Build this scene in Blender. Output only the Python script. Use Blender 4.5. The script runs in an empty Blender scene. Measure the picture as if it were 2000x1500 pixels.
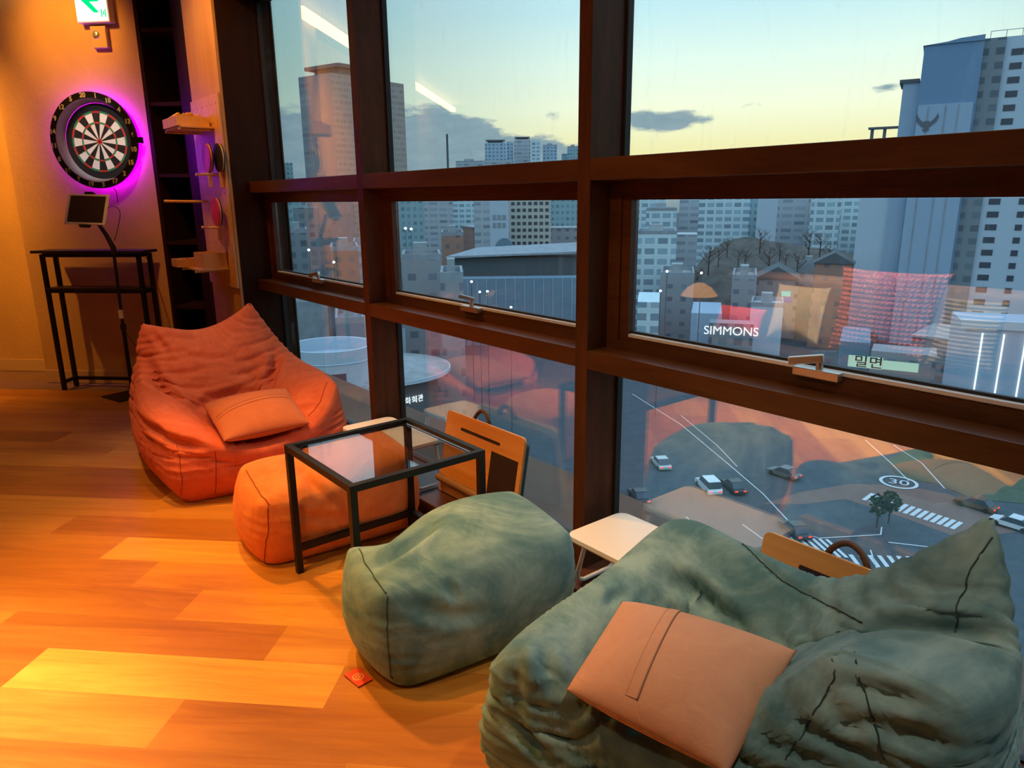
import bpy, bmesh, math, random
import numpy as np
from mathutils import Vector, Matrix
random.seed(7); np.random.seed(7)
SC = bpy.context.scene
COL = SC.collection
PI = math.pi
# ------------------------------------------------------------------ camera
EYE = 1.30
PITCH, ROLL, AZ = math.radians(14.4), math.radians(0.53), math.radians(38.85)
FW = Vector((math.sin(AZ)*math.cos(PITCH), math.cos(AZ)*math.cos(PITCH), -math.sin(PITCH)))
R0 = Vector((math.cos(AZ), -math.sin(AZ), 0)); U0 = R0.cross(FW)
RT = R0*math.cos(ROLL) - U0*math.sin(ROLL)
UP = U0*math.cos(ROLL) + R0*math.sin(ROLL)
cd = bpy.data.cameras.new('camera'); cam = bpy.data.objects.new('camera', cd); COL.objects.link(cam)
cd.sensor_width = 36; cd.lens = 36*1403/2000; cd.clip_end = 3000; cd.clip_start = .05
M = Matrix((RT, UP, -FW)).transposed().to_4x4(); M.translation = Vector((0, 0, EYE)); cam.matrix_world = M
SC.camera = cam
SC.view_settings.view_transform = 'Standard'; SC.view_settings.look = 'None'
SC.view_settings.gamma = 1; SC.view_settings.use_curve_mapping = False
SC.view_settings.exposure = 0.12

# ------------------------------------------------------------------ node helpers
class NT:
    def __init__(s, tree): s.t = tree; s.t.nodes.clear()
    def n(s, typ, _in=None, **kw):
        nd = s.t.nodes.new(typ)
        for k, v in kw.items(): setattr(nd, k, v)
        for k, v in (_in or {}).items():
            if isinstance(v, bpy.types.NodeSocket): s.t.links.new(v, nd.inputs[k])
            elif isinstance(v, bpy.types.Node): s.t.links.new(v.outputs[0], nd.inputs[k])
            else: nd.inputs[k].default_value = v
        return nd
    def math(s, op, a, b=0.0, c=0.0, clamp=False):
        nd = s.t.nodes.new('ShaderNodeMath'); nd.operation = op; nd.use_clamp = clamp
        for i, v in enumerate((a, b, c)):
            if isinstance(v, (int, float)): nd.inputs[i].default_value = v
            elif isinstance(v, bpy.types.Node): s.t.links.new(v.outputs[0], nd.inputs[i])
            else: s.t.links.new(v, nd.inputs[i])
        return nd.outputs[0]
    def mix(s, fac, a, b, blend='MIX'):
        nd = s.t.nodes.new('ShaderNodeMix'); nd.data_type = 'RGBA'; nd.blend_type = blend
        for i, v in ((0, fac), (6, a), (7, b)):
            if isinstance(v, bpy.types.NodeSocket): s.t.links.new(v, nd.inputs[i])
            elif isinstance(v, bpy.types.Node): s.t.links.new(v.outputs[0], nd.inputs[i])
            elif isinstance(v, (tuple, list)): nd.inputs[i].default_value = (*v, 1) if len(v) == 3 else v
            else: nd.inputs[i].default_value = v
        return nd.outputs[2]
    def ramp(s, fac, stops, interp='LINEAR'):
        nd = s.t.nodes.new('ShaderNodeValToRGB'); nd.color_ramp.interpolation = interp
        e = nd.color_ramp.elements
        while len(e) < len(stops): e.new(.5)
        for el, (p, c) in zip(e, stops):
            el.position = p; el.color = (*c, 1) if len(c) == 3 else c
        s.t.links.new(fac if isinstance(fac, bpy.types.NodeSocket) else fac.outputs[0], nd.inputs[0])
        return nd.outputs[0]
    def link(s, a, b): s.t.links.new(a if isinstance(a, bpy.types.NodeSocket) else a.outputs[0], b)

# ------------------------------------------------------------------ world: dusk sky with cloud bank
W = bpy.data.worlds.new('dusk_sky'); SC.world = W; W.use_nodes = True
w = NT(W.node_tree)
tc = w.n('ShaderNodeTexCoord'); sp = w.n('ShaderNodeSeparateXYZ', {0: tc.outputs['Generated']})
el = w.math('MULTIPLY', w.math('ARCSINE', sp.outputs[2]), 57.29578)
az = w.math('MULTIPLY', w.math('ARCTAN2', sp.outputs[0], sp.outputs[1]), 57.29578)
er = w.math('DIVIDE', el, 90.0, clamp=True)
e_ = lambda d: d/90.
warm = w.ramp(er, [(0, (.50, .41, .19)), (e_(3.5), (.50, .46, .24)), (e_(6.5), (.52, .54, .40)), (e_(9.5), (.44, .53, .47)), (e_(13), (.31, .46, .49)), (e_(30), (.34, .52, .68)), (1, (.34, .52, .76))])
cool = w.ramp(er, [(0, (.26, .30, .25)), (e_(5), (.27, .34, .28)), (e_(8), (.21, .30, .27)), (e_(11), (.175, .285, .285)), (e_(14), (.165, .275, .305)), (e_(30), (.34, .52, .68)), (1, (.34, .52, .76))])
azf = w.math('SUBTRACT', 1.0, w.math('DIVIDE', w.math('ABSOLUTE', w.math('SUBTRACT', az, 57.0)), 34.0), clamp=True)
azf = w.math('SMOOTH_MIN', w.math('MULTIPLY', azf, 1.5), 1.0, 0.15)
base = w.mix(azf, cool, warm)
# clouds
cv = w.n('ShaderNodeCombineXYZ', {0: w.math('MULTIPLY', az, .16), 1: w.math('MULTIPLY', el, .42), 2: 2.3})
n1 = w.n('ShaderNodeTexNoise', {'Vector': cv, 'Scale': 1.0, 'Detail': 7.0, 'Roughness': .62})
cv2 = w.n('ShaderNodeCombineXYZ', {0: w.math('MULTIPLY', az, .55), 1: w.math('MULTIPLY', el, 1.5), 2: 5.1})
n2 = w.n('ShaderNodeTexNoise', {'Vector': cv2, 'Scale': 1.0, 'Detail': 5.0, 'Roughness': .6})
puff = w.math('ADD', w.math('MULTIPLY', w.math('SUBTRACT', n1.outputs[0], .5), 3.4), w.math('MULTIPLY', w.math('SUBTRACT', n2.outputs[0], .5), 2.6))
mr = w.n('ShaderNodeMapRange', {'Value': az, 'From Min': 33., 'From Max': 47., 'To Min': 6.6, 'To Max': 3.3}, clamp=True)
mr2 = w.n('ShaderNodeMapRange', {'Value': az, 'From Min': 47., 'From Max': 60., 'To Min': 0., 'To Max': 2.6}, clamp=True)
top = w.math('SUBTRACT', mr, mr2)
d1 = w.math('ADD', w.math('MULTIPLY', w.math('SUBTRACT', top, el), 1.15), puff)
def blob(a0, e0, sa, se, k):
    q = w.math('ADD', w.math('POWER', w.math('DIVIDE', w.math('SUBTRACT', az, a0), sa), 2.0), w.math('POWER', w.math('DIVIDE', w.math('SUBTRACT', el, e0), se), 2.0))
    return w.math('ADD', w.math('SUBTRACT', k, w.math('MULTIPLY', q, 1.2)), w.math('MULTIPLY', puff, .8))
dens = w.math('MAXIMUM', d1, w.math('MAXIMUM', blob(49.9, 5.6, 3.6, 1.0, 1.1), blob(56.3, 6.3, 2.0, .6, .35)))
dens = w.math('MAXIMUM', dens, w.math('MAXIMUM', blob(64.8, 7.0, 1.6, .4, .35), blob(42.3, 6.0, 1.1, .5, .5)))
dens = w.math('MULTIPLY', dens, 1.6, clamp=True)
dens = w.math('MULTIPLY', dens, .93)
cc = w.mix(w.math('MULTIPLY', n2.outputs[0], 1.0, clamp=True), (.062, .125, .175), (.17, .23, .26))
sky = w.mix(dens, base, cc)
below = w.math('MULTIPLY', w.math('SUBTRACT', 0.0, el), .5, clamp=True)
sky = w.mix(below, sky, (.08, .11, .13))
bg = w.n('ShaderNodeBackground', {'Color': sky, 'Strength': 2.55})
wo = w.n('ShaderNodeOutputWorld', {'Surface': bg})

# ------------------------------------------------------------------ interior lamps (ceiling spots, warm) and added fill spots
S2 = math.sqrt(.5)
P0 = Vector((.60, 6.26, 0)); TT = Vector((S2, -S2, 0)); NN = Vector((S2, S2, 0))   # dart wall: origin, along, into wall
def wp(u, off=0., z=0.): return P0 + TT*u - NN*off + Vector((0, 0, z))
CEIL = 2.86
def spot(x, y, tx, ty, tz, power, size=70, blend=.6, col=(1, .47, .13), rad=.05):
    l = bpy.data.lights.new('downlight_or_fill', 'SPOT'); l.energy = power; l.spot_size = math.radians(size); l.spot_blend = blend
    l.color = col; l.shadow_soft_size = rad
    o = bpy.data.objects.new('downlight_or_fill', l); COL.objects.link(o); o.location = (x, y, CEIL-.03)
    o.rotation_euler = (Vector((tx, ty, tz))-o.location).to_track_quat('-Z', 'Y').to_euler()
    return o
WARM = (1, .41, .055); MID = (1, .66, .36); SOFT = (1, .80, .60)
LAMPS = [(.80, 3.25, .82, 2.3, 0, 250, 58, .8, WARM), (.0, 2.1, .12, 1.7, 0, 138, 64, .8, WARM), (-.35, 5.9, -.1, 6.6, 1.9, 230, 95, .9, WARM), (.45, 5.25, .98, 5.86, 2.35, 70, 62, .95, WARM),
         (-1.3, 3.2, -1.0, 2.8, 0, 110, 80, .8, WARM), (.95, .05, 1.15, .7, .3, 75, 48, .9, SOFT), (.25, 3.1, 1.0, 3.4, .2, 100, 50, .8, MID), (.85, 4.3, 1.48, 4.8, 1.9, 70, 75, .9, WARM),  # last spot is added to brighten the pegboard and birch column
         (-.2, 2.0, -.75, 1.9, .55, 800, 56, .8, SOFT), (-.15, 3.0, -.3, 2.5, 0, 120, 50, .8, WARM), (-.7, 1.0, 1.6, 2.0, .8, 60, 70, .8, MID), (.95, 2.35, 1.08, 1.6, .3, 85, 42, .9, MID), (.95, 1.5, 1.5, 1.35, .25, 40, 40, .9, MID)]  # first three are added fills: sofa cushions, mirrored floor, window frames
for L in LAMPS: spot(*L)
spot(.1, 4.0, *wp(.68, .03, 1.70), 42, 12, .3, (1, .90, .84), .02).data.energy = 120  # added white spot to brighten the dartboard, no fixture behind it

# ------------------------------------------------------------------ materials
def newmat(name):
    m = bpy.data.materials.new(name); m.use_nodes = True; return m, NT(m.node_tree)
def principled(name, col, rough=.5, metal=0., noise=None, bump=None, sheen=0, **kw):
    """noise=(scale, amount, stretch) colour variation; bump=(scale, strength)"""
    m, t = newmat(name)
    tcx = t.n('ShaderNodeTexCoord'); c = (*col, 1)
    ins = {'Base Color': c, 'Roughness': rough, 'Metallic': metal}
    if noise:
        mp = t.n('ShaderNodeMapping', {'Vector': tcx.outputs['Object'], 'Scale': noise[2] if len(noise) > 2 else (1, 1, 1)})
        nz = t.n('ShaderNodeTexNoise', {'Vector': mp, 'Scale': noise[0], 'Detail': 6., 'Roughness': .6})
        a = noise[1]; f = t.ramp(nz.outputs[0], [(.3, (0, 0, 0)), (.7, (1, 1, 1))])
        ins['Base Color'] = t.mix(f, tuple(v*(1-a) for v in col), tuple(min(1, v*(1+a)) for v in col))
    if bump:
        bz = t.n('ShaderNodeTexNoise', {'Vector': tcx.outputs['Object'], 'Scale': bump[0], 'Detail': 4.})
        ins['Normal'] = t.n('ShaderNodeBump', {'Height': bz.outputs[0], 'Strength': bump[1], 'Distance': .01})
    b = t.n('ShaderNodeBsdfPrincipled', ins)
    if sheen: b.inputs['Sheen Weight'].default_value = sheen; b.inputs['Sheen Roughness'].default_value = .35
    for k, v in kw.items(): b.inputs[k.replace('_', ' ')].default_value = v
    t.n('ShaderNodeOutputMaterial', {'Surface': b}); return m
def emit(name, col, st):
    m, t = newmat(name); t.n('ShaderNodeOutputMaterial', {'Surface': t.n('ShaderNodeEmission', {'Color': (*col, 1), 'Strength': st})}); return m
def wood(name, c1, c2, scale=6., stretch=(1, 1, .08), rough=.5, bump=.15, spec=.3):
    m, t = newmat(name); tcx = t.n('ShaderNodeTexCoord')
    mp = t.n('ShaderNodeMapping', {'Vector': tcx.outputs['Object'], 'Scale': stretch})
    n1 = t.n('ShaderNodeTexNoise', {'Vector': mp, 'Scale': scale, 'Detail': 8., 'Roughness': .65, 'Distortion': .6})
    n2 = t.n('ShaderNodeTexNoise', {'Vector': mp, 'Scale': scale*9, 'Detail': 3.})
    f = t.math('ADD', t.math('MULTIPLY', n1.outputs[0], .7), t.math('MULTIPLY', n2.outputs[0], .3))
    c = t.ramp(f, [(.32, c1), (.68, c2)])
    bp = t.n('ShaderNodeBump', {'Height': f, 'Strength': bump, 'Distance': .004})
    t.n('ShaderNodeOutputMaterial', {'Surface': t.n('ShaderNodeBsdfPrincipled', {'Base Color': c, 'Roughness': rough, 'Normal': bp, 'Specular IOR Level': spec})}); return m
def suede(name, c_dark, c_light, scale=5., sheen=.5, mark=.5):
    m, t = newmat(name); tcx = t.n('ShaderNodeTexCoord')
    n1 = t.n('ShaderNodeTexNoise', {'Vector': tcx.outputs['Object'], 'Scale': scale, 'Detail': 5., 'Roughness': .65, 'Distortion': 1.6})
    n2 = t.n('ShaderNodeTexNoise', {'Vector': tcx.outputs['Object'], 'Scale': scale*3.4, 'Detail': 3., 'Distortion': .8})
    f = t.math('ADD', t.math('MULTIPLY', n1.outputs[0], .72), t.math('MULTIPLY', n2.outputs[0], .28))
    c = t.ramp(f, [(.5-.16/mark*.5, c_dark), (.5+.16/mark*.5, c_light)])
    fz = t.n('ShaderNodeTexNoise', {'Vector': tcx.outputs['Object'], 'Scale': 420., 'Detail': 2.})
    wr = t.n('ShaderNodeTexNoise', {'Vector': tcx.outputs['Object'], 'Scale': 22., 'Detail': 3., 'Distortion': 1.})
    h = t.math('ADD', t.math('MULTIPLY', fz.outputs[0], .12), wr.outputs[0])
    bp = t.n('ShaderNodeBump', {'Height': h, 'Strength': .22, 'Distance': .008})
    b = t.n('ShaderNodeBsdfPrincipled', {'Base Color': c, 'Roughness': .92, 'Normal': bp, 'Sheen Weight': sheen, 'Sheen Roughness': .4, 'Sheen Tint': (*c_light, 1), 'Specular IOR Level': .15})
    t.n('ShaderNodeOutputMaterial', {'Surface': b}); return m
def glassmat(name, tint, refl, k=1.0, smear=0.):
    m, t = newmat(name)
    g = t.n('ShaderNodeNewGeometry'); dt = t.n('ShaderNodeVectorMath', {0: g.outputs['Normal'], 1: g.outputs['Incoming']}, operation='DOT_PRODUCT')
    c1 = t.math('SUBTRACT', 1.0, t.math('ABSOLUTE', dt.outputs['Value']), clamp=True)
    sch = t.math('ADD', .04, t.math('MULTIPLY', t.math('POWER', c1, 5.0), .96))          # Schlick reflectance of one glass face
    fac = t.math('ADD', refl, t.math('MULTIPLY', sch, k), clamp=True)
    tr = t.n('ShaderNodeBsdfTransparent', {'Color': (*tint, 1)}); gl = t.n('ShaderNodeBsdfGlossy', {'Color': (1, 1, 1, 1), 'Roughness': 0.})
    s = t.n('ShaderNodeMixShader', {0: fac, 1: tr, 2: gl})
    if smear:
        tcx = t.n('ShaderNodeTexCoord'); mp = t.n('ShaderNodeMapping', {'Vector': tcx.outputs['Object'], 'Scale': (1, 5, .7)})
        nz = t.n('ShaderNodeTexNoise', {'Vector': mp, 'Scale': 3., 'Detail': 9., 'Roughness': .75, 'Distortion': 2.})
        f = t.math('MULTIPLY', t.math('SUBTRACT', nz.outputs[0], .56, clamp=True), smear*8, clamp=True)
        df = t.n('ShaderNodeBsdfTranslucent', {'Color': (.8, .85, .85, 1)})
        s = t.n('ShaderNodeMixShader', {0: f, 1: s, 2: df})
    t.n('ShaderNodeOutputMaterial', {'Surface': s}); return m

MT = dict(
    frame=wood('dark_walnut_frame', (.046, .0135, .004), (.105, .032, .009), 14, (1, 1, .12), .45, spec=.2),
    framey=wood('dark_walnut_rail', (.048, .015, .004), (.11, .036, .010), 14, (1, .12, 1), .34, spec=.4),
    darkcol=wood('dark_column_veneer', (.020, .0075, .004), (.038, .014, .006), 10, (1, 1, .1), .6, spec=.12),
    ledge=wood('brown_ledge', (.055, .020, .010), (.10, .038, .018), 10, (1, .12, 1), .38),
    wallp=principled('ochre_plaster', (.62, .39, .15), .85, noise=(2.2, .10), bump=(35, .25)),
    basew=principled('painted_baseboard', (.60, .42, .24), .6),
    ceil=principled('ceiling_paint', (.42, .36, .30), .9),
    back=principled('brown_wall_paint', (.20, .11, .07), .8, noise=(2, .15)),
    veneer=wood('birch_veneer', (.50, .28, .12), (.66, .40, .19), 7, (1, 1, .1), .5),
    blackm=principled('black_powdercoat', (.012, .011, .012), .45, metal=.4),
    blackp=principled('black_plastic', (.015, .015, .016), .35),
    blackw=principled('black_wood_top', (.022, .014, .012), .5, noise=(12, .3, (1, .1, 1))),
    white=principled('white_plastic', (.80, .80, .78), .4),
    whitet=principled('white_laminate', (.82, .76, .66), .42),
    whitem=principled('white_metal_tube', (.74, .72, .68), .3),
    alu=principled('aluminium_bead', (.72, .74, .76), .35, metal=.25),
    steel=principled('brushed_nickel', (.62, .60, .57), .3, metal=.9),
    gasket=principled('black_gasket', (.008, .006, .006), .6),
    bamboo=wood('bamboo', (.58, .25, .065), (.74, .37, .11), 9, (1, .06, 1), .42),
    pad=principled('dark_mouse_pad', (.020, .008, .008), .7),
    roll=principled('brown_leatherette', (.24, .14, .075), .55, bump=(60, .3)),
    lapc=principled('dark_green_cloth', (.035, .055, .045), .9, bump=(300, .2)),
    strap=principled('brown_strap', (.10, .045, .02), .6),
    orange=suede('orange_suede', (.64, .115, .05), (.80, .19, .085), 5., .35, .45),
    orange2=suede('orange_suede_bright', (.74, .20, .055), (.90, .34, .11), 5., .3, .5),
    green=suede('sage_green_suede', (.090, .205, .235), (.28, .44, .44), 2.9, .35, .72),
    tan=suede('tan_suede', (.62, .31, .19), (.74, .41, .26), 6., .3, .3),
    brick=suede('brown_orange_suede', (.52, .15, .065), (.62, .20, .09), 6., .3, .3),
    seamd=principled('seam_dark', (.02, .02, .02), .9), seamo=principled('seam_orange', (.30, .035, .010), .9),
    seamg=principled('seam_green', (.03, .06, .055), .9), seamt=principled('seam_tan', (.30, .12, .06), .9),
    red=principled('rubber_red', (.60, .015, .02), .5), purp=principled('rubber_magenta', (.42, .02, .10), .5),
    pine=wood('pine', (.62, .34, .15), (.76, .48, .25), 9, (1, 1, .2), .5),
    dred=principled('dart_red', (.55, .03, .02), .6), dgreen=principled('dart_green', (.03, .28, .12), .6),
    dwhite=principled('dart_white', (.86, .86, .88), .6), dblack=principled('dart_black', (.012, .012, .014), .6),
    funnel=principled('grey_surround', (.42, .43, .48), .5), ring=principled('black_ring', (.012, .012, .014), .4),
    ledp=emit('purple_led', (.30, .0, 1.0), 25.), ledw=emit('white_led', (1., .93, .86), 9.),
    exitw=emit('exit_panel', (.93, 1., .97), 1.6), exitg=emit('exit_green', (.0, .78, .22), 1.1),
    numw=principled('white_print', (.85, .83, .78), .6), tagr=principled('orange_red_tag', (.75, .06, .02), .6), tagp=principled('tag_print', (.85, .45, .20), .6),
    pane=glassmat('window_glass', (.95, .98, .98), .13, 1.0, .05), ttop=glassmat('table_glass', (.90, .95, .94), .02, 1.6),
    cove=emit('cove_led', (1., .62, .28), 3.2), beige=principled('cream_knit', (.74, .60, .38), .9),
    brass=principled('brass', (.6, .4, .15), .3, metal=.9),
)
# ------------------------------------------------------------------ object helpers
def tag(o, label=None, cat=None, group=None, kind=None):
    if label: o['label'] = label
    if cat: o['category'] = cat
    if group: o['group'] = group
    if kind: o['kind'] = kind
    return o
def thing(name, label, cat, loc=(0, 0, 0), rz=0., group=None):
    o = bpy.data.objects.new(name, None); COL.objects.link(o); o.empty_display_size = .05
    o.location = loc; o.rotation_euler = (0, 0, rz); tag(o, label, cat, group); return o
def link(name, me, mats, parent=None, smooth=False, world=False):
    o = bpy.data.objects.new(name, me); COL.objects.link(o)
    for m in (mats if isinstance(mats, (list, tuple)) else [mats]): me.materials.append(MT[m] if isinstance(m, str) else m)
    if smooth:
        for p in me.polygons: p.use_smooth = True
    if parent:
        o.parent = parent
        if world: o.matrix_parent_inverse = Matrix.LocRotScale(parent.location, parent.rotation_euler, None).inverted()
    return o
class MB:
    """collects shapes, links them as one mesh"""
    def __init__(s): s.bm = bmesh.new(); s.mi = 0
    def _tag(s, fs):
        for f in fs: f.material_index = s.mi
    def box(s, x0, x1, y0, y1, z0, z1, T=None, bev=0.):
        P = [Vector((x, y, z)) for x in (x0, x1) for y in (y0, y1) for z in (z0, z1)]
        if T: P = [T @ p for p in P]
        v = [s.bm.verts.new(p) for p in P]
        fs = [s.bm.faces.new([v[i] for i in q]) for q in ((0, 1, 3, 2), (4, 6, 7, 5), (0, 4, 5, 1), (2, 3, 7, 6), (0, 2, 6, 4), (1, 5, 7, 3))]
        if bev:
            es = list({e for f in fs for e in f.edges})
            r = bmesh.ops.bevel(s.bm, geom=es, offset=bev, segments=2, profile=.6, affect='EDGES'); fs = list(set(r['faces']) | {f for f in fs if f.is_valid})
        s._tag(fs); return s
    def poly(s, pts, h=None, T=None):
        """flat polygon; extruded by vector h if given"""
        P = [Vector(p) for p in pts]
        if T: P = [T @ p for p in P]
        v = [s.bm.verts.new(p) for p in P]; f = s.bm.faces.new(v); fs = [f]
        if h is not None:
            h = Vector(h)
            if T: h = T.to_3x3() @ h
            v2 = [s.bm.verts.new(p+h) for p in P]; fs.append(s.bm.faces.new(v2[::-1])); n = len(v)
            for i in range(n): fs.append(s.bm.faces.new((v[i], v[(i+1) % n], v2[(i+1) % n], v2[i])))
        s._tag(fs); return s
    def tube(s, pts, r, n=8, closed=False, cap=True):
        P = [Vector(p) for p in pts]; m = len(P); rs = r if isinstance(r, (list, tuple)) else [r]*m
        rings = []; ref = None
        for i in range(m):
            a = P[(i-1) % m] if (closed or i) else P[i]; b = P[(i+1) % m] if (closed or i < m-1) else P[i]
            d = (b-a)
            if d.length < 1e-9: d = Vector((0, 0, 1))
            d.normalize()
            if ref is None: ref = Vector((0, 0, 1)) if abs(d.z) < .9 else Vector((1, 0, 0))
            x = d.cross(ref)
            if x.length < 1e-6: x = d.cross(Vector((0, 1, 0)))
            x.normalize(); y = x.cross(d).normalized(); ref = y
            rings.append([s.bm.verts.new(P[i]+(x*math.cos(k*2*PI/n)+y*math.sin(k*2*PI/n))*rs[i]) for k in range(n)])
        fs = []
        for i in range(m if closed else m-1):
            A, B = rings[i], rings[(i+1) % m]
            for k in range(n): fs.append(s.bm.faces.new((A[k], A[(k+1) % n], B[(k+1) % n], B[k])))
        if cap and not closed: fs.append(s.bm.faces.new(rings[0][::-1])); fs.append(s.bm.faces.new(rings[-1]))
        s._tag(fs); return s
    def cyl(s, a, b, r, n=16): return s.tube([a, b], r, n)
    def lathe(s, prof, T=None, n=48, close=False):
        """prof: (r, z) list, spun about local z"""
        T = T or Matrix(); rings = []
        for r, z in prof: rings.append([s.bm.verts.new(T @ Vector((r*math.cos(k*2*PI/n), r*math.sin(k*2*PI/n), z))) for k in range(n)])
        fs = []; m = len(rings)
        for i in range(m if close else m-1):
            A, B = rings[i], rings[(i+1) % m]
            for k in range(n): fs.append(s.bm.faces.new((A[k], A[(k+1) % n], B[(k+1) % n], B[k])))
        if not close:
            if prof[0][0] > 1e-4: fs.append(s.bm.faces.new(rings[0][::-1]))
            if prof[-1][0] > 1e-4: fs.append(s.bm.faces.new(rings[-1]))
        s._tag(fs); return s
    def build(s, name, mats, parent=None, smooth=False, world=False, auto=None):
        bmesh.ops.recalc_face_normals(s.bm, faces=s.bm.faces)
        me = bpy.data.meshes.new(name); s.bm.to_mesh(me); s.bm.free()
        o = link(name, me, mats, parent, smooth or auto is not None, world)
        if auto is not None:
            try: me.set_sharp_from_angle(angle=math.radians(auto))
            except Exception: pass
        return o
def frame(o, x, y, z=None):
    """matrix from origin and axes"""
    x = Vector(x).normalized(); y = Vector(y).normalized(); z = Vector(z).normalized() if z else x.cross(y)
    m = Matrix((x, y, z)).transposed().to_4x4(); m.translation = Vector(o); return m
WALL = frame(P0, TT, (0, 0, 1), -NN)     # x along wall, y up, z out into the room
def text_mesh(txt, size, depth=.0, cx='CENTER', font=None, bold=0.):
    c = bpy.data.curves.new('lettering', 'FONT'); c.body = txt; c.size = size; c.extrude = depth; c.align_x = cx; c.align_y = 'CENTER'; c.offset = bold
    o = bpy.data.objects.new('lettering', c); COL.objects.link(o); dg = bpy.context.evaluated_depsgraph_get()
    me = bpy.data.meshes.new_from_object(o.evaluated_get(dg)); bpy.data.objects.remove(o); me.materials.clear(); return me
def text(name, txt, size, T, mat, parent=None, depth=.001, bold=0., sx=1., world=False):
    me = text_mesh(txt, size, depth, bold=bold); me.transform(T @ Matrix.Diagonal((sx, 1, 1, 1))); return link(name, me, mat, parent, world=world)

# ------------------------------------------------------------------ floor of real planks
def build_floor():
    me = bpy.data.meshes.new('floor'); bm = bmesh.new()
    tone = bm.faces.layers.float.new('tone'); rnd = bm.faces.layers.float.new('rnd')
    known = {-3.465: (2.937, [.45, .12]), -3.285: (2.397, [.10, 1.0, .35]), -3.105: (2.150, [.5, .22, .62]), -2.925: (2.693, [.35, .75]), -2.745: (2.425, [.30, .68]), -2.565: (2.180, [.28, .92]), -2.385: (1.835, [.42, .15])}
    Lp = .925; rr = random.Random(3)
    for k in range(-48, 18):
        n0 = -3.465+.18*k; n1 = n0+.18; key = min(known, key=lambda q: abs(q-n0))
        kn = abs(key-n0) < .01; off = known[key][0] if kn else rr.random()*Lp
        i0 = int(math.floor((-9-off)/Lp)); i1 = int(math.ceil((9-off)/Lp))
        for i in range(i0, i1):
            a = off+i*Lp; b = a+Lp
            tn = rr.random()
            if kn:
                j = i+1
                if 0 <= j < len(known[key][1]): tn = known[key][1][j]
            q = []
            for (u, v) in ((a, n0), (b, n0), (b, n1), (a, n1)):
                p = P0+TT*u+NN*v; q.append(p)
            c = sum(q, Vector())/4
            if c.x > 2.2 or c.x < -5.4 or c.y > 12 or c.y < -3.6: continue
            f = bm.faces.new([bm.verts.new(p) for p in q]); f[tone] = tn; f[rnd] = rr.random()*50
    # keep the planks inside the room
    for co, no in (((1.62, 0, 0), (1, 0, 0)), ((-4.6, 0, 0), (-1, 0, 0)), ((0, -2.9, 0), (0, -1, 0)), (tuple(wp(0, -.42)), tuple(NN))):
        bmesh.ops.bisect_plane(bm, geom=list(bm.verts)+list(bm.edges)+list(bm.faces), plane_co=co, plane_no=no, clear_outer=True)
    for f in bm.faces:
        if f.normal.z < 0: f.normal_flip()
    bm.to_mesh(me); bm.free()
    m, t = newmat('plank_floor'); g = t.n('ShaderNodeNewGeometry')
    at = t.n('ShaderNodeAttribute', attribute_name='tone'); ar = t.n('ShaderNodeAttribute', attribute_name='rnd')
    mp = t.n('ShaderNodeMapping', {'Vector': g.outputs['Position'], 'Rotation': (0, 0, PI/4)})
    sx = t.n('ShaderNodeSeparateXYZ', {0: mp}); 
    cv = t.n('ShaderNodeCombineXYZ', {0: t.math('MULTIPLY', sx.outputs[0], .9), 1: t.math('MULTIPLY', sx.outputs[1], 9.), 2: ar.outputs['Fac']})
    n1 = t.n('ShaderNodeTexNoise', {'Vector': cv, 'Scale': 1.3, 'Detail': 7., 'Roughness': .62, 'Distortion': 1.1})
    cv2 = t.n('ShaderNodeCombineXYZ', {0: t.math('MULTIPLY', sx.outputs[0], 3.), 1: t.math('MULTIPLY', sx.outputs[1], 90.), 2: ar.outputs['Fac']})
    n2 = t.n('ShaderNodeTexNoise', {'Vector': cv2, 'Scale': 1., 'Detail': 3.})
    dk = t.ramp(n1.outputs[0], [(.28, (.22, .058, .006)), (.55, (.37, .112, .013)), (.75, (.48, .17, .022))])
    lt = t.ramp(n1.outputs[0], [(.28, (.60, .24, .028)), (.5, (.78, .37, .05)), (.75, (.88, .49, .08))])
    c = t.mix(at.outputs['Fac'], dk, lt)
    c = t.mix(t.math('MULTIPLY', n2.outputs[0], .30), c, (.27, .08, .009))
    bp = t.n('ShaderNodeBump', {'Height': n2.outputs[0], 'Strength': .08, 'Distance': .002})
    t.n('ShaderNodeOutputMaterial', {'Surface': t.n('ShaderNodeBsdfPrincipled', {'Base Color': c, 'Roughness': .42, 'Normal': bp, 'Specular IOR Level': .35})})
    o = link('floor', me, m); tag(o, kind='structure'); return o
build_floor()
sub = MB(); sub.box(-4.7, 2.3, -3.0, 12.2, -.2, -.004); tag(sub.build('trim_9', 'back'), kind='structure')

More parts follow.
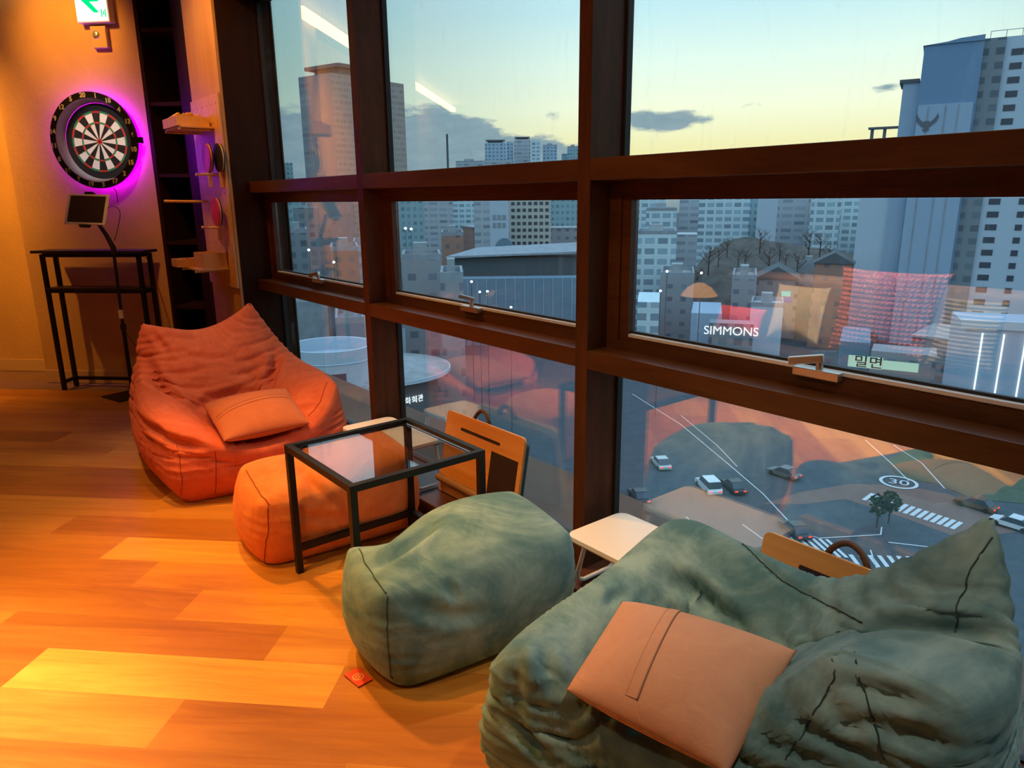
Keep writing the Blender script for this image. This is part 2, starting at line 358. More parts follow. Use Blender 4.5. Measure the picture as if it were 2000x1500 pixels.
# ------------------------------------------------------------------ window wall
XF, XG, XS = 1.60, 1.75, 1.688            # front of mullions, fixed glass, face of opening sashes
MUL = [(-1.300, -1.246), (.152, .206), (1.602, 1.656), (3.052, 3.106)]
YL, YR = 4.50, -2.8
def st(mb, name, mat, parent=None, **k):
    o = mb.build(name, mat, parent, **k)
    if parent is None: tag(o, kind='structure')
    return o
k_ = 0
tn = 10
for (a, b) in MUL:
    st(MB().box(XF, XG+.018, a, b, .06, CEIL), 'trim_%d' % tn, 'frame'); tn += 1
edges = [YR]+[v for m in MUL for v in m]+[YL]
bays = [(edges[i], edges[i+1]) for i in range(0, len(edges), 2)]
wn = 1
for (y0, y1) in bays:
    for (z0, z1) in ((1.354, 1.418), (.769, .830)):
        st(MB().box(XF, XG+.018, y0, y1, z0, z1, bev=.002), 'trim_%d' % tn, 'framey'); tn += 1
    st(MB().box(XF, XG+.06, y0, y1, 2.43, CEIL), 'trim_%d' % tn, 'darkcol'); tn += 1
    seen = y0 > -.5
    for kind, z0, z1 in (('fixed', 1.418, 2.43), ('sash', .830, 1.354), ('fixed', .06, .769)):
        root = bpy.data.objects.new('window_%d' % wn, None); COL.objects.link(root); root.location = (XG, (y0+y1)/2, z0); tag(root, kind='structure'); wn += 1
        def part(mb, name, mat, par=root, **k): return mb.build(name, mat, par, world=(par is root), **k)
        if kind == 'fixed':
            part(MB().box(XG, XG+.008, y0+.006, y1-.006, z0+.004, z1-.006), 'window_pane', 'pane')
            g = MB(); t_ = .010
            g.box(XG-.012, XG+.012, y0, y0+t_, z0, z1).box(XG-.012, XG+.012, y1-t_, y1, z0, z1).box(XG-.012, XG+.012, y0+t_, y1-t_, z0, z0+t_*.6).box(XG-.012, XG+.012, y0+t_, y1-t_, z1-t_, z1)
            part(g, 'gasket', 'gasket')
        else:
            a0, a1, b0, b1 = y0+.135 if 0 else y0+.085, y1-.085, z0+.055, z1-.058
            g = MB()   # fixed outer frame of the opening, stepped
            g.box(XS, XS+.048, y0, y0+.05, z0, z1).box(XS, XS+.048, y1-.05, y1, z0, z1).box(XS, XS+.048, y0+.05, y1-.05, z0, z0+.030).box(XS, XS+.048, y0+.05, y1-.05, z1-.035, z1)
            part(g, 'outer_frame', 'framey')
            g = MB()
            q = XS+.006
            g.box(q, XS+.040, y0+.0502, a0, z0+.0302, z1-.0352).box(q, XS+.040, a1, y1-.0502, z0+.0302, z1-.0352).box(q, XS+.040, a0, a1, z0+.0302, b0-.002).box(q, XS+.040, a0, a1, b1, z1-.0352)
            part(g, 'sash_frame', 'framey')
            part(MB().box(XS+.004, XS+.022, a0+.004, a1-.004, b0-.010, b0, bev=.001), 'aluminium_bead', 'alu')
            part(MB().box(XS+.022, XS+.034, a0, a1, b0-.002, b0+.007), 'gasket', 'gasket')
            part(MB().box(XS+.028, XS+.036, a0+.001, a1-.001, b0+.002, b1-.001), 'window_pane', 'pane')
            if seen and y0 > .1:
                ym = {0.206: .876, 1.656: 2.345, 3.106: 3.79}[round(y0, 3)]
                lever = {0.206: 'L', 1.656: 'U', 3.106: 'L'}[round(y0, 3)]
                hb = MB().box(XS-.020, XS+.006, ym-.060, ym+.060, b0-.022, b0+.000, bev=.002)
                h = part(hb, 'window_handle', 'steel')
                hh = MB().cyl((XS-.008, ym-.005, b0), (XS-.008, ym-.005, b0+.022), .009, 14)
                hh.build('handle_boss', 'steel', h, auto=40)
                lv = MB()
                if lever == 'L':
                    T = frame((XS-.008, ym-.014, b0+.030), (-.25, 1, -.20), (1, .25, 0)); lv.box(0, .085, -.008, .008, -.010, .010, T, bev=.003)
                else:
                    T = frame((XS-.008, ym-.005, b0+.030), (-.8, .25, .25), (.3, 1, 0)); lv.box(-.012, .055, -.008, .008, -.008, .008, T, bev=.003)
                lv.build('lever', 'steel', h)
# ledge along the glass
st(MB().box(1.487, XG+.06, YR, YL, 0, .06, bev=.003), 'trim_1', 'ledge')
# corner pillar with birch cladding on its room side
st(MB().box(1.500, 1.62, YL, 5.35, 0, CEIL), 'wall_corner', 'darkcol')
st(MB().box(1.62, XG+.06, YL, 5.4, 0, CEIL), 'trim_2', 'darkcol')
clad = st(MB().box(1.484, 1.500, YL+.004, 5.056, 0, CEIL), 'trim_3', 'veneer')
# dart wall and the wall set back on its left
U0_, U1_ = -.037, 1.02
def wbox(u0, u1, z0, z1, o0, o1, mb=None, bev=0.):
    mb = mb or MB(); mb.box(u0, u1, z0, z1, o0, o1, WALL, bev); return mb
st(wbox(U0_, U1_, 0, CEIL, -.34, 0), 'wall_dart', 'wallp')
st(wbox(U0_-.002, U1_, 0, .093, 0, .008), 'baseboard_dart', 'basew')
st(wbox(-7.7, U0_, 0, CEIL, -.44, -.34), 'wall_left', 'wallp')
st(wbox(-7.6, U0_-.008, 0, .093, -.34, -.332), 'baseboard_left', 'basew')
st(MB().box(-4.7, -4.6, -3.0, 12.2, 0, CEIL), 'wall_far', 'back')
st(MB().box(-4.6, 1.9, -3.0, -2.9, 0, CEIL), 'wall_back', 'back')
st(MB().box(-4.7, 2.3, -3.0, 12.2, CEIL, CEIL+.1), 'ceiling', 'ceil')
# light cove running along the top of the dart wall
cv_ = wbox(-6.2, .45, 2.735, 2.80, .02, .09); o = cv_.build('cove_light', 'cove'); tag(o, 'warm linear cove light along the top of the dart wall', 'light')
# closing wall behind the shelving
st(MB().box(1.30, 1.35, -.02, .0, 0, 0.01), 'trim_99', 'darkcol') if 0 else None
shelf_L, shelf_R = U1_, 1.50
sh = thing('shelf_unit', 'tall dark built-in shelf unit between the dartboard wall and birch panel', 'shelf', wp(1.2, 0, 0))
def shp(mb, name, mat='darkcol'): return mb.build(name, mat, sh, world=True)
shp(wbox(1.02, 1.045, 0, CEIL, -.40, -.002), 'side_panel'); shp(wbox(1.02, 1.78, 0, CEIL, -.42, -.40), 'back_panel')
for z in (.57, 1.025, 1.481, 1.943, 2.399): shp(wbox(1.046, 1.345, z-.012, z+.012, -.398, -.012), 'shelf')
shp(wbox(1.345, 1.36, 0, CEIL, -.398, -.03), 'side_panel')
shp(wbox(1.046, 1.345, 0, .08, -.398, -.02), 'plinth')
# ------------------------------------------------------------------ pegboard and what hangs on it
XP = 1.484
pb = thing('pegboard', 'pine pegboard with rows of small holes fixed to the birch column', 'pegboard', (XP, 4.78, .78))
y0p, y1p, z0p, z1p = 4.508, 5.048, .785, 1.914
pb_face = MB().box(XP-.014, XP-.002, y0p, y1p, z0p, z1p, bev=.001).build('board', 'pine', pb, world=True)
ph = MB()
for j in range(11):
    for i in range(6):
        yy = y0p+.05+i*.088; zz = z0p+.06+j*.1015
        ph.mi = 0; ph.lathe([(.0045, 0), (.0045, .0012)], frame((XP-.0145, yy, zz), (0, 1, 0), (0, 0, 1)), 10)
ph.build('peg_holes', 'dblack', pb, world=True).__setitem__('kind', 'stuff')
def peg(y, z, L=.11):
    m = MB(); m.tube([(XP-.014, y, z), (XP-.014-L*.9, y, z), (XP-.014-L*.92, y, z+.001), (XP-.014-L, y, z+.003)], [.006, .006, .009, .009], 12)
    return m
for i, (y, z, L, lab) in enumerate(((4.60, 1.462, .11, 'near peg under the magenta paddle'), (4.72, 1.462, .11, 'far peg beside the magenta paddle'), (4.60, 1.150, .11, 'near peg under the red paddle'), (4.72, 1.150, .11, 'far peg beside the red paddle'))):
    tag(peg(y, z, L).build('wooden_peg', 'pine', auto=40), 'short round wooden peg, '+lab, 'peg', 'wooden pegs in the pegboard')
tag(MB().tube([(XP-.014, 4.93, 1.304), (XP-.27, 4.93, 1.310)], .008, 12).build('wooden_dowel', 'pine', auto=40), 'long bare wooden dowel between the two paddles on the pegboard', 'dowel')
def shelfbox(zs, lab):
    r = thing('peg_shelf', lab, 'shelf', (XP-.09, 4.75, zs))
    MB().box(XP-.20, XP-.015, 4.62, 4.98, zs-.012, zs, bev=.002).build('shelf_board', 'pine', r, world=True)
    for y in (4.66, 4.94): MB().tube([(XP-.014, y, zs-.018), (XP-.21, y, zs-.018)], .006, 10).build('support_peg', 'pine', r, auto=40, world=True)
    return r
shelfbox(1.735, 'upper pine shelf on two pegs carrying an open wooden box')
shelfbox(.905, 'lower pine shelf on two pegs carrying trays, bottom of the pegboard')
def openbox(name, lab, cat, x0, x1, y0, y1, z0, z1, mat='pine', t=.007):
    r = thing(name, lab, cat, ((x0+x1)/2, (y0+y1)/2, z0))
    MB().box(x0, x1, y0, y1, z0, z0+t).build('base', mat, r, world=True)
    for q in ((x0, x0+t, y0, y1), (x1-t, x1, y0, y1), (x0+t, x1-t, y0, y0+t), (x0+t, x1-t, y1-t, y1)):
        MB().box(*q, z0+t, z1).build('side', mat, r, world=True)
    return r
openbox('wooden_box', 'small open wooden box on the upper pegboard shelf', 'box', XP-.215, XP-.03, 4.66, 4.96, 1.737, 1.790)
for i in range(12):
    y = 4.70+.021*i; a = (i*37 % 11-5)*.05
    m = MB(); T = frame((XP-.19+.028*(i % 5), y, 1.768+.006*(i % 3)), (1, a, .6), (-a, 1, .1)); m.box(0, .05, -.012, .012, 0, .022, T, bev=.002)
    tag(m.build('wooden_block', 'pine'), 'loose small wooden block piled in the box on the upper shelf', 'block', 'blocks in the upper box')
openbox('wooden_tray', 'shallow wooden tray of odds and ends on the lower pegboard shelf', 'tray', XP-.26, XP-.03, 4.84, 4.975, .907, .955)
for i in range(7):
    m = MB(); x = XP-.235+.03*i; m.lathe([(0.002, 0), (.010, .004), (.012, .012), (.008, .024), (.002, .028)], frame((x, 4.88+.02*(i % 3), .930+.004*(i % 2)), (1, 0, .3*(i % 3-1)), (0, 1, .2)), 12)
    tag(m.build('ball', ['white', 'steel', 'dred'][i % 3], smooth=True), ['small white ball in the lower tray', 'small metallic ball in the lower tray', 'small dark red ball in the lower tray'][i % 3], 'ball', ['white balls', 'metallic balls', 'red balls'][i % 3]+' in the tray')
r = openbox('wooden_organizer', 'taller wooden organizer box with slats on the lower pegboard shelf', 'box', XP-.16, XP-.02, 4.63, 4.83, .907, .998)
for k in range(3): MB().box(XP-.150+.035*k, XP-.144+.035*k, 4.638, 4.822, .914, .985).build('slat', 'pine', r, world=True)
def paddle(y, z, m1, m2, lab, dx=0.):
    XP = 1.484+dx
    r = thing('table_tennis_paddle', lab, 'paddle', (XP-.055, y, z))
    for nm, xo, mt in (('rubber_face', -.007, m1), ('blade', 0, 'pine'), ('rubber_back', .007, m2)):
        m = MB(); pts = []
        for k in range(28):
            a = k*2*PI/28; pts.append((XP-.055+xo-.0034, y+.076*math.cos(a), z+.082*math.sin(a)))
        m.poly(pts, (.0068, 0, 0)); m.build(nm, mt, r, world=True)
    MB().box(XP-.065, XP-.045, y-.013, y+.013, z-.17, z-.078, bev=.004).build('handle', 'pine', r, world=True)
paddle(4.64, 1.558, 'purp', 'dblack', 'upper table tennis paddle with magenta rubber hanging between pegs', -.012)  # front rubber is coloured magenta
paddle(4.555, 1.555, 'dblack', 'dblack', 'black edged paddle hanging nearest the dark pillar', .028)
paddle(4.62, 1.243, 'red', 'dblack', 'lower table tennis paddle with bright red rubber')

# ------------------------------------------------------------------ dartboard
DC = (.682, 1.708)
db = thing('dartboard', 'round dartboard in a black numbered surround with purple backlight', 'dartboard', wp(DC[0], 0, DC[1]-.31))
TD = WALL @ Matrix.Translation((DC[0], DC[1], 0)); TB = WALL @ Matrix.Translation((.680, 1.706, 0))
def dpart(mb, name, mat, **k): return mb.build(name, mat, db, world=True, **k)
sr = dpart(MB().lathe([(.268, .085), (.268, .104), (.306, .104), (.309, .100), (.309, .080), (.290, .075)], TD, 72, close=True), 'surround_ring', 'ring', auto=30)
dpart(MB().lathe([(.268, .100), (.246, .034), (.252, .030), (.274, .095)], TD, 72, close=True), 'inner_funnel', 'funnel', auto=30)
dpart(MB().lathe([(.236, .012), (.236, .066), (.240, .068), (.290, .068), (.290, .060), (.245, .040)], TD, 48, close=True), 'backing_drum', 'ring', auto=30) if 0 else None
dpart(MB().lathe([(.276, .012), (.276, .048), (.286, .048), (.286, .012)], TD, 72, close=True), 'purple_light_strip', 'ledp')
dpart(MB().lathe([(.01, .003), (.246, .003), (.246, .030), (.01, .030)], TB, 72), 'board_body', 'dblack', auto=30)
R_ = .198
def scoring_face():
    m = MB(); rad = [.0185, .116, .128, .185, .198]; n = 6; N = 20*n; z = .0325
    rings = [[m.bm.verts.new(TB @ Vector((r*math.cos(PI/2+PI/20-2*PI*k/N), r*math.sin(PI/2+PI/20-2*PI*k/N), z))) for k in range(N)] for r in rad]
    for i in range(4):
        for k in range(N):
            odd = (k//n) % 2
            f = m.bm.faces.new((rings[i][k], rings[i+1][k], rings[i+1][(k+1) % N], rings[i][(k+1) % N])); f.material_index = ([0, 1] if i % 2 == 0 else [2, 3])[odd]
    lo = [m.bm.verts.new(TB @ Vector((.198*math.cos(PI/2+PI/20-2*PI*k/N), .198*math.sin(PI/2+PI/20-2*PI*k/N), .030))) for k in range(N)]
    for k in range(N): m.bm.faces.new((rings[4][k], lo[k], lo[(k+1) % N], rings[4][(k+1) % N]))
    m.build('scoring_face', ['dblack', 'dwhite', 'dred', 'dgreen'], db, world=True)
scoring_face()
dpart(MB().lathe([(.001, .031), (.0185, .031), (.0185, .034), (.001, .034)], TB, 24), 'outer_bull', 'dred')
dpart(MB().lathe([(.001, .033), (.008, .033), (.008, .036), (.001, .036)], TB, 20), 'bullseye', 'dblack')
wr = MB()
for k in range(20):
    a = PI/2-(k+.5)*PI/10; wr.tube([TB @ Vector((.0185*math.cos(a), .0185*math.sin(a), .0338)), TB @ Vector((R_*math.cos(a), R_*math.sin(a), .0338))], .0008, 4)
for r in (.116, .128, .185, .198): wr.tube([TB @ Vector((r*math.cos(k*PI/30), r*math.sin(k*PI/30), .0338)) for k in range(60)], .0008, 4, closed=True)
dpart(wr, 'wire_spider', 'steel')
for k, n in enumerate((20, 1, 18, 4, 13, 6, 10, 15, 2, 17, 3, 19, 7, 16, 8, 11, 14, 9, 12, 5)):
    a = PI/2-k*PI/10+.10
    text('number', str(n), .042, TD @ Matrix.Translation((.2875*math.cos(a), .2875*math.sin(a), .1045)), 'numw', sr, .0005, .0016)
MB().box(.300, .325, -.02, .02, .05, .09, TD, bev=.003).build('power_box', 'blackp', db, world=True)
tag(MB().tube([TD @ Vector((.06, -.305, .05)), TD @ Vector((.065, -.33, .03)), TD @ Vector((.058, -.40, .02))], .0025, 6).build('dart_cable', 'blackp'), 'thin black cable dropping from the dartboard behind the tablet', 'cable')
# ------------------------------------------------------------------ exit light and emergency lamp
ex = thing('exit_sign', 'lit exit sign with green arrow pointing left high on the wall', 'sign', wp(.77, .0, 2.43))
wbox(.662, .890, 2.438, 2.76, .003, .060, bev=.004).build('housing', 'whitem', ex, world=True)
wbox(.668, .880, 2.447, 2.75, .060, .063).build('lit_panel', 'exitw', ex, world=True)
ar = MB(); z = .064
ar.poly([(.707, 2.575, z), (.787, 2.665, z), (.820, 2.665, z), (.768, 2.592, z), (.83, 2.592, z), (.83, 2.560, z), (.768, 2.560, z), (.826, 2.495, z), (.790, 2.495, z)], (0, 0, .001), WALL)
ar.build('arrow', 'exitg', ex, world=True)
mn = MB()
mn.poly([(.838, 2.468, z), (.846, 2.468, z), (.846, 2.515, z), (.838, 2.515, z)], (0, 0, .001), WALL).poly([(.864, 2.468, z), (.872, 2.468, z), (.872, 2.515, z), (.864, 2.515, z)], (0, 0, .001), WALL)
mn.poly([(.850, 2.470, z), (.857, 2.485, z), (.862, 2.470, z), (.860, 2.498, z), (.857, 2.508, z), (.852, 2.500, z)], (0, 0, .001), WALL)
mn.build('running_man_mark', 'exitg', ex, world=True)
em = thing('emergency_lamp', 'small beige wall box with round lens below the exit sign', 'lamp', wp(.778, 0, 2.29))
wbox(.725, .832, 2.290, 2.424, .002, .035, bev=.006).build('case', 'basew', em, world=True)
MB().lathe([(.001, .042), (.012, .045), (.022, .040), (.026, .034)], WALL @ Matrix.Translation((.762, 2.370, 0)), 24).build('lens', 'steel', em, world=True, smooth=True)
# ------------------------------------------------------------------ console table, tablet on its stand
ct = thing('console_table', 'narrow black metal console table with two shelves under the dartboard', 'table', wp(.61, .15, 0))
def cpart(u0, u1, z0, z1, o0, o1, name, mat='blackm', bev=.001): return wbox(u0, u1, z0, z1, o0, o1, bev=bev).build(name, mat, ct, world=True)
for u in (.262, .965):
    for o_ in (.215, .09): cpart(u-.0125, u+.0125, 0, .965, o_-.0125, o_+.0125, 'leg')
cpart(.20, 1.01, .972, .990, .062, .245, 'tabletop', 'blackw')
for o_ in (.215, .09):
    cpart(.275, .952, .945, .971, o_-.0125, o_+.0125, 'top_rail'); cpart(.275, .952, .700, .722, o_-.0125, o_+.0125, 'shelf_rail')
for u in (.262, .965):
    cpart(u-.0125, u+.0125, .945, .971, .103, .202, 'side_rail'); cpart(u-.0125, u+.0125, .700, .722, .103, .202, 'side_rail'); cpart(u-.0125, u+.0125, .05, .072, .103, .202, 'side_rail')
cpart(.275, .952, .05, .072, .0775, .1025, 'bottom_rail')
cpart(.25, .977, .723, .735, .078, .228, 'lower_shelf', 'blackw')
ts = thing('tablet_stand', 'black floor stand with square base plate and pole holding up the tablet', 'stand', wp(.84, .30, 0))
T = frame(wp(.835, .33, 0), (.96, .28, 0), (-.28, .96, 0))
MB().box(-.13, .13, -.12, .12, 0, .010, T, bev=.002).build('base_plate', 'blackm', ts, world=True)
def wv(u, o_, z): return wp(u, o_, z)
MB().tube([wv(.84, .30, .01), wv(.84, .30, .46)], .013, 14).build('lower_pole', 'blackm', ts, auto=40, world=True)
MB().tube([wv(.84, .30, .46), wv(.84, .30, .50)], .019, 14).build('clamp_collar', 'blackp', ts, auto=40, world=True)
MB().tube([wv(.84, .30, .50), wv(.85, .30, .99)], .010, 12).build('upper_pole', 'blackm', ts, auto=40, world=True)
MB().tube([wv(.85, .30, .985), wv(.86, .31, 1.01), wv(.835, .33, 1.10), wv(.79, .35, 1.20)], [.018, .017, .014, .012], 12).build('angled_arm', 'blackp', ts, auto=40, world=True)
tcn = wv(.757, .372, 1.262)
TX = (TT*.99 + Vector((0, 0, -.035))).normalized(); TY = (NN*.42+Vector((0, 0, .90))).normalized()
TA = frame(tcn, TX, TY)
MB().box(-.035, .035, -.115, .118, -.014, -.006, TA, bev=.002).build('holder_plate', 'blackp', ts, world=True)
MB().box(-.03, .03, -.122, -.105, -.010, .012, TA, bev=.002).build('holder_clip', 'blackp', ts, world=True)
MB().box(-.03, .03, .108, .120, -.010, .010, TA, bev=.002).build('holder_clip', 'blackp', ts, world=True)
wbox(.832, .862, .54, .60, .313, .318).build('paper_label', 'numw', ts, world=True)
tb = thing('tablet', 'white framed tablet with black screen held on the stand below the dartboard', 'tablet', tcn)
MB().box(-.142, .142, -.103, .105, -.005, .004, TA, bev=.003).build('body', 'white', tb, world=True)
MB().box(-.122, .122, -.090, .092, .004, .0048, TA).build('screen', 'pad', tb, world=True)
MB().lathe([(.001, .0048), (.0055, .0048), (.0055, .0042)], TA @ Matrix.Translation((.132, 0, 0)), 16).build('home_button', 'alu', tb, world=True)
def cable(name, pts, r, lab, mat='blackp'):
    P = [Vector(p) for p in pts]; out = []
    for i in range(len(P)-1):
        a = P[max(i-1, 0)]; b = P[i]; c = P[i+1]; d = P[min(i+2, len(P)-1)]
        for k in range(6):
            t = k/6; out.append(.5*((2*b)+(c-a)*t+(2*a-5*b+4*c-d)*t*t+(3*b-a-3*c+d)*t**3))
    out.append(P[-1]); return tag(MB().tube(out, r, 6).build(name, mat, smooth=True), lab, 'cable')
cable('charging_cable', [wv(.90, .37, 1.27), wv(.95, .37, 1.28), wv(.975, .36, 1.24), wv(.93, .34, 1.14), wv(.88, .32, 1.06)], .0022, 'thin black cable looping from the right edge of the tablet')
cable('power_cord', [wv(.90, .04, .95), wv(.93, .03, .85), wv(.96, .02, .70), wv(.985, .02, .58), wv(1.01, .03, .46), wv(1.0, .03, .38), wv(1.03, .03, .33)], .002, 'thin dark cord hanging behind the console table at right', 'seamo')
cable('floor_cord', [wv(.845, .318, .48), wv(.89, .28, .36), wv(.95, .22, .25), wv(1.0, .18, .16), wv(1.03, .16, .05)], .002, 'thin dark cord running from the stand pole down to the floor', 'blackp')

# ------------------------------------------------------------------ glass side table
XA, XB, YA, YB, HT = .872, 1.345, 1.842, 2.316, .488
gt = thing('glass_side_table', 'black metal side table with clear glass top over the orange ottoman', 'table', ((XA+XB)/2, (YA+YB)/2, 0))
def gp(*a, name='leg', mat='blackm', bev=.001): return MB().box(*a, bev=bev).build(name, mat, gt, world=True)
b_ = .0115
for x in (XA, XB):
    for y in (YA, YB): gp(x-b_, x+b_, y-b_, y+b_, 0, HT-.022)
gp(XA-b_, XB+b_, YA-b_, YA+b_, HT-.022, HT, name='top_rail'); gp(XA-b_, XB+b_, YB-b_, YB+b_, HT-.022, HT, name='top_rail')
gp(XA-b_, XA+b_, YA+b_, YB-b_, HT-.022, HT, name='top_rail'); gp(XB-b_, XB+b_, YA+b_, YB-b_, HT-.022, HT, name='top_rail')
gp(XA+b_, XB-b_, YB-b_, YB+b_, .085, .107, name='lower_rail'); gp(XB-b_, XB+b_, YA+b_, YB-b_, .085, .107, name='lower_rail')
gp(XA+b_+.001, XB-b_-.001, YA+b_+.001, YB-b_-.001, HT-.012, HT-.007, name='glass_top', mat='ttop', bev=0)
for x in (XA+.03, XB-.03):
    for y in (YA+.03, YB-.03):
        MB().cyl((x, y, HT-.018), (x, y, HT-.0125), .008).build('rubber_pad', 'blackp', gt, world=True)

# ------------------------------------------------------------------ low white folding tables on the ledge
def lowtable(x0, x1, y0, y1, lab):
    r = thing('folding_tray_table', lab, 'table', ((x0+x1)/2, (y0+y1)/2, .06), group=None)
    m = MB(); rr = .035; pts = []
    for cx, cy, a0 in ((x1-rr, y1-rr, 0), (x0+rr, y1-rr, 90), (x0+rr, y0+rr, 180), (x1-rr, y0+rr, 270)):
        for k in range(7):
            a = math.radians(a0+15*k); pts.append((cx+rr*math.cos(a), cy+rr*math.sin(a), .256))
    m.poly(pts, (0, 0, .014)); m.build('tabletop', 'whitet', r, world=True)
    m = MB(); pts2 = [(x, y, .2555) for x, y, z in pts]; m.poly(pts2, (0, 0, -.003)); m.build('underside', 'roll', r, world=True)
    for y, s in ((y1-.035, 1), (y0+.035, -1)):
        xa, xb = max(x0+.03, 1.505), x1-.015; yo = y+s*.045
        P = [(xa, y, .250), (xa, yo-s*.005, .11), (xa+.008, yo, .082), (xa+.03, yo, .070), (xb-.03, yo, .070), (xb-.008, yo, .082), (xb, yo-s*.005, .11), (xb, y, .250)]
        MB().tube(P, .0075, 10).build('tube_leg', 'whitem', r, auto=40, world=True)
        for x in (xa, xb): MB().box(x-.012, x+.012, y-.015, y+.015, .2405, .2520, bev=.002).build('hinge', 'blackp', r, world=True)
    return r
lowtable(1.395, 1.66, 2.56, 3.025, 'low cream tray table on tube legs by the orange bean bag chair')
lowtable(1.44, 1.705, 1.08, 1.527, 'low cream tray table on tube legs between green ottoman and green chair')

# ------------------------------------------------------------------ lap desks leaning on the glass
def lapdesk(y1, lab, handle):
    up = Vector((.062, 0, .352)); L = .36; wd = .525
    r = thing('lap_desk', lab, 'lap desk', (1.60, y1-wd/2, .06))
    T = frame((1.603, y1, .0635), (0, -1, 0), up)
    m = MB(); rr = .022; pts = []
    for cx, cy, a0 in ((wd-rr, L-rr, 0), (rr, L-rr, 90), (.004, .004, 180), (wd-.004, .004, 270)):
        rad = rr if cy > .1 else .004
        for k in range(6):
            a = math.radians(a0+18*k); pts.append((cx+rad*math.cos(a), cy+rad*math.sin(a), -.012))
    m.poly(pts, (0, 0, .012), T); m.build('bamboo_board', 'bamboo', r, world=True)
    m = MB(); s0, s1, sy, h = .118, .375, L-.060, .0065; pts = []
    for k in range(7): a = math.radians(90+30*k); pts.append((s0+h*math.cos(a), sy+h*math.sin(a), 0))
    for k in range(7): a = math.radians(270+30*k); pts.append((s1+h*math.cos(a), sy+h*math.sin(a), 0))
    m.poly(pts, (0, 0, .0008), T); m.build('phone_slot', 'pad', r, world=True)
    MB().box(.335, .502, .045, .262, .0, .0025, T, bev=.001).build('mouse_pad', 'pad', r, world=True)
    m = MB(); m.tube([T @ Vector((x, .062, .0165)) for x in (0.0, .006, .012, .25, wd-.012, wd-.006, wd)], [.008, .014, .0165, .0165, .0165, .014, .008], 16)
    m.build('wrist_rest', 'roll', r, smooth=True, world=True)
    # padded cushion on the back
    m = MB(); m.box(.02, wd-.02, .02, L-.03, -.055, -.013, T, bev=.018); m.build('cushion_back', 'lapc', r, smooth=True, world=True)
    P = [T @ Vector((wd*.42-.055+.11*k/10, L-.012+.052*math.sin(PI*k/10)**.7, -.022)) for k in range(11)]
    m = MB(); m.tube(P, .0085, 8); o = m.build('carry_strap', 'strap', r, smooth=True, world=True)
    return r
lapdesk(2.515, 'bamboo lap desk with dark mouse pad leaning on the window by the glass table', 1)
lapdesk(.972, 'bamboo lap desk leaning on the window behind the green bean bag chair', 2)

# ------------------------------------------------------------------ dark sofa with cushions (seen mirrored in the window)
sf = thing('low_sofa', 'dark low bench sofa along the room side seen reflected in the window', 'sofa', (-.85, 2.0, 0))
MB().box(-1.30, -.48, .95, 3.15, .10, .28, bev=.02).build('base', 'back', sf, world=True)
for k in range(2): MB().box(-1.12, -.46, .96+1.095*k, 2.045+1.1*k, .281, .405, bev=.03).build('seat_cushion', 'darkcol', sf, smooth=True, world=True)
MB().box(-1.36, -1.125, .95, 3.15, .281, .78, bev=.04).build('backrest', 'back', sf, smooth=True, world=True)
for x in (-1.24, -.54):
    for y in (1.02, 3.08): MB().cyl((x, y, 0), (x, y, .10), .02).build('leg', 'blackm', sf, world=True)
# ------------------------------------------------------------------ soft things: cage -> subdivision -> cloth relaxation
from mathutils.kdtree import KDTree
from mathutils.bvhtree import BVHTree
CR = dict(GO=[], OO=[], OC=[], GC=[]); SL = dict(GO=[], OO=[], OC=[], GC=[])
def catmull(V, F, E, smoothE, fix=()):
    """one Catmull-Clark step. V (n,3), F list of quads (m,4), E dict edge->tag; edges tagged 1 are seams (sharp)."""
    n = len(V); F = np.asarray(F); m = len(F)
    fp = V[F].mean(1)
    ed = np.stack([F, np.roll(F, -1, 1)], 2).reshape(-1, 2); es = np.sort(ed, 1)
    ue, inv = np.unique(es, axis=0, return_inverse=True); inv = inv.reshape(-1); ne = len(ue)
    fidx = np.repeat(np.arange(m), 4)
    mid = V[ue].mean(1)
    acc = np.zeros((ne, 3)); cnt = np.zeros(ne); np.add.at(acc, inv, fp[fidx]); np.add.at(cnt, inv, 1)
    sharp = np.array([E.get((int(a), int(b)), 0) for a, b in ue]); sh = (sharp > 0) & smoothE | (cnt < 2)
    ep = np.where(sh[:, None], mid, (V[ue].sum(1)+acc)/(2+cnt)[:, None])
    vf = np.zeros((n, 3)); vc = np.zeros(n); np.add.at(vf, F.reshape(-1), np.repeat(fp, 4, 0)); np.add.at(vc, F.reshape(-1), 1)
    vm = np.zeros((n, 3)); mc = np.zeros(n)
    for k in (0, 1): np.add.at(vm, ue[:, k], mid); np.add.at(mc, ue[:, k], 1)
    vf /= vc[:, None]; vm /= mc[:, None]; nn = mc[:, None]
    vp = (vf+2*vm+(nn-3)*V)/nn
    sc_ = np.zeros(n); sm = np.zeros((n, 3))
    for k in (0, 1): np.add.at(sc_, ue[sh][:, k], 1); np.add.at(sm, ue[sh][:, k], V[ue[sh][:, 1-k]])
    cr = sc_ == 2; vp[cr] = V[cr]*.75+sm[cr]*.125
    vp[sc_ > 2] = V[sc_ > 2]
    for q in fix: vp[q] = V[q]
    Q = []; inv4 = inv.reshape(m, 4)
    fi = n+ne+np.arange(m)
    for k in range(4): Q.append(np.stack([F[:, k], n+inv4[:, k], fi, n+inv4[:, (k-1) % 4]], 1))
    F2 = np.stack(Q, 1).reshape(-1, 4); V2 = np.vstack([vp, ep, fp])
    E2 = {}
    for i, (a, b) in enumerate(ue):
        s_ = E.get((int(a), int(b)), 0)
        if s_: E2[(int(a), n+i)] = s_; E2[(int(b), n+i)] = s_
    return V2, F2, E2
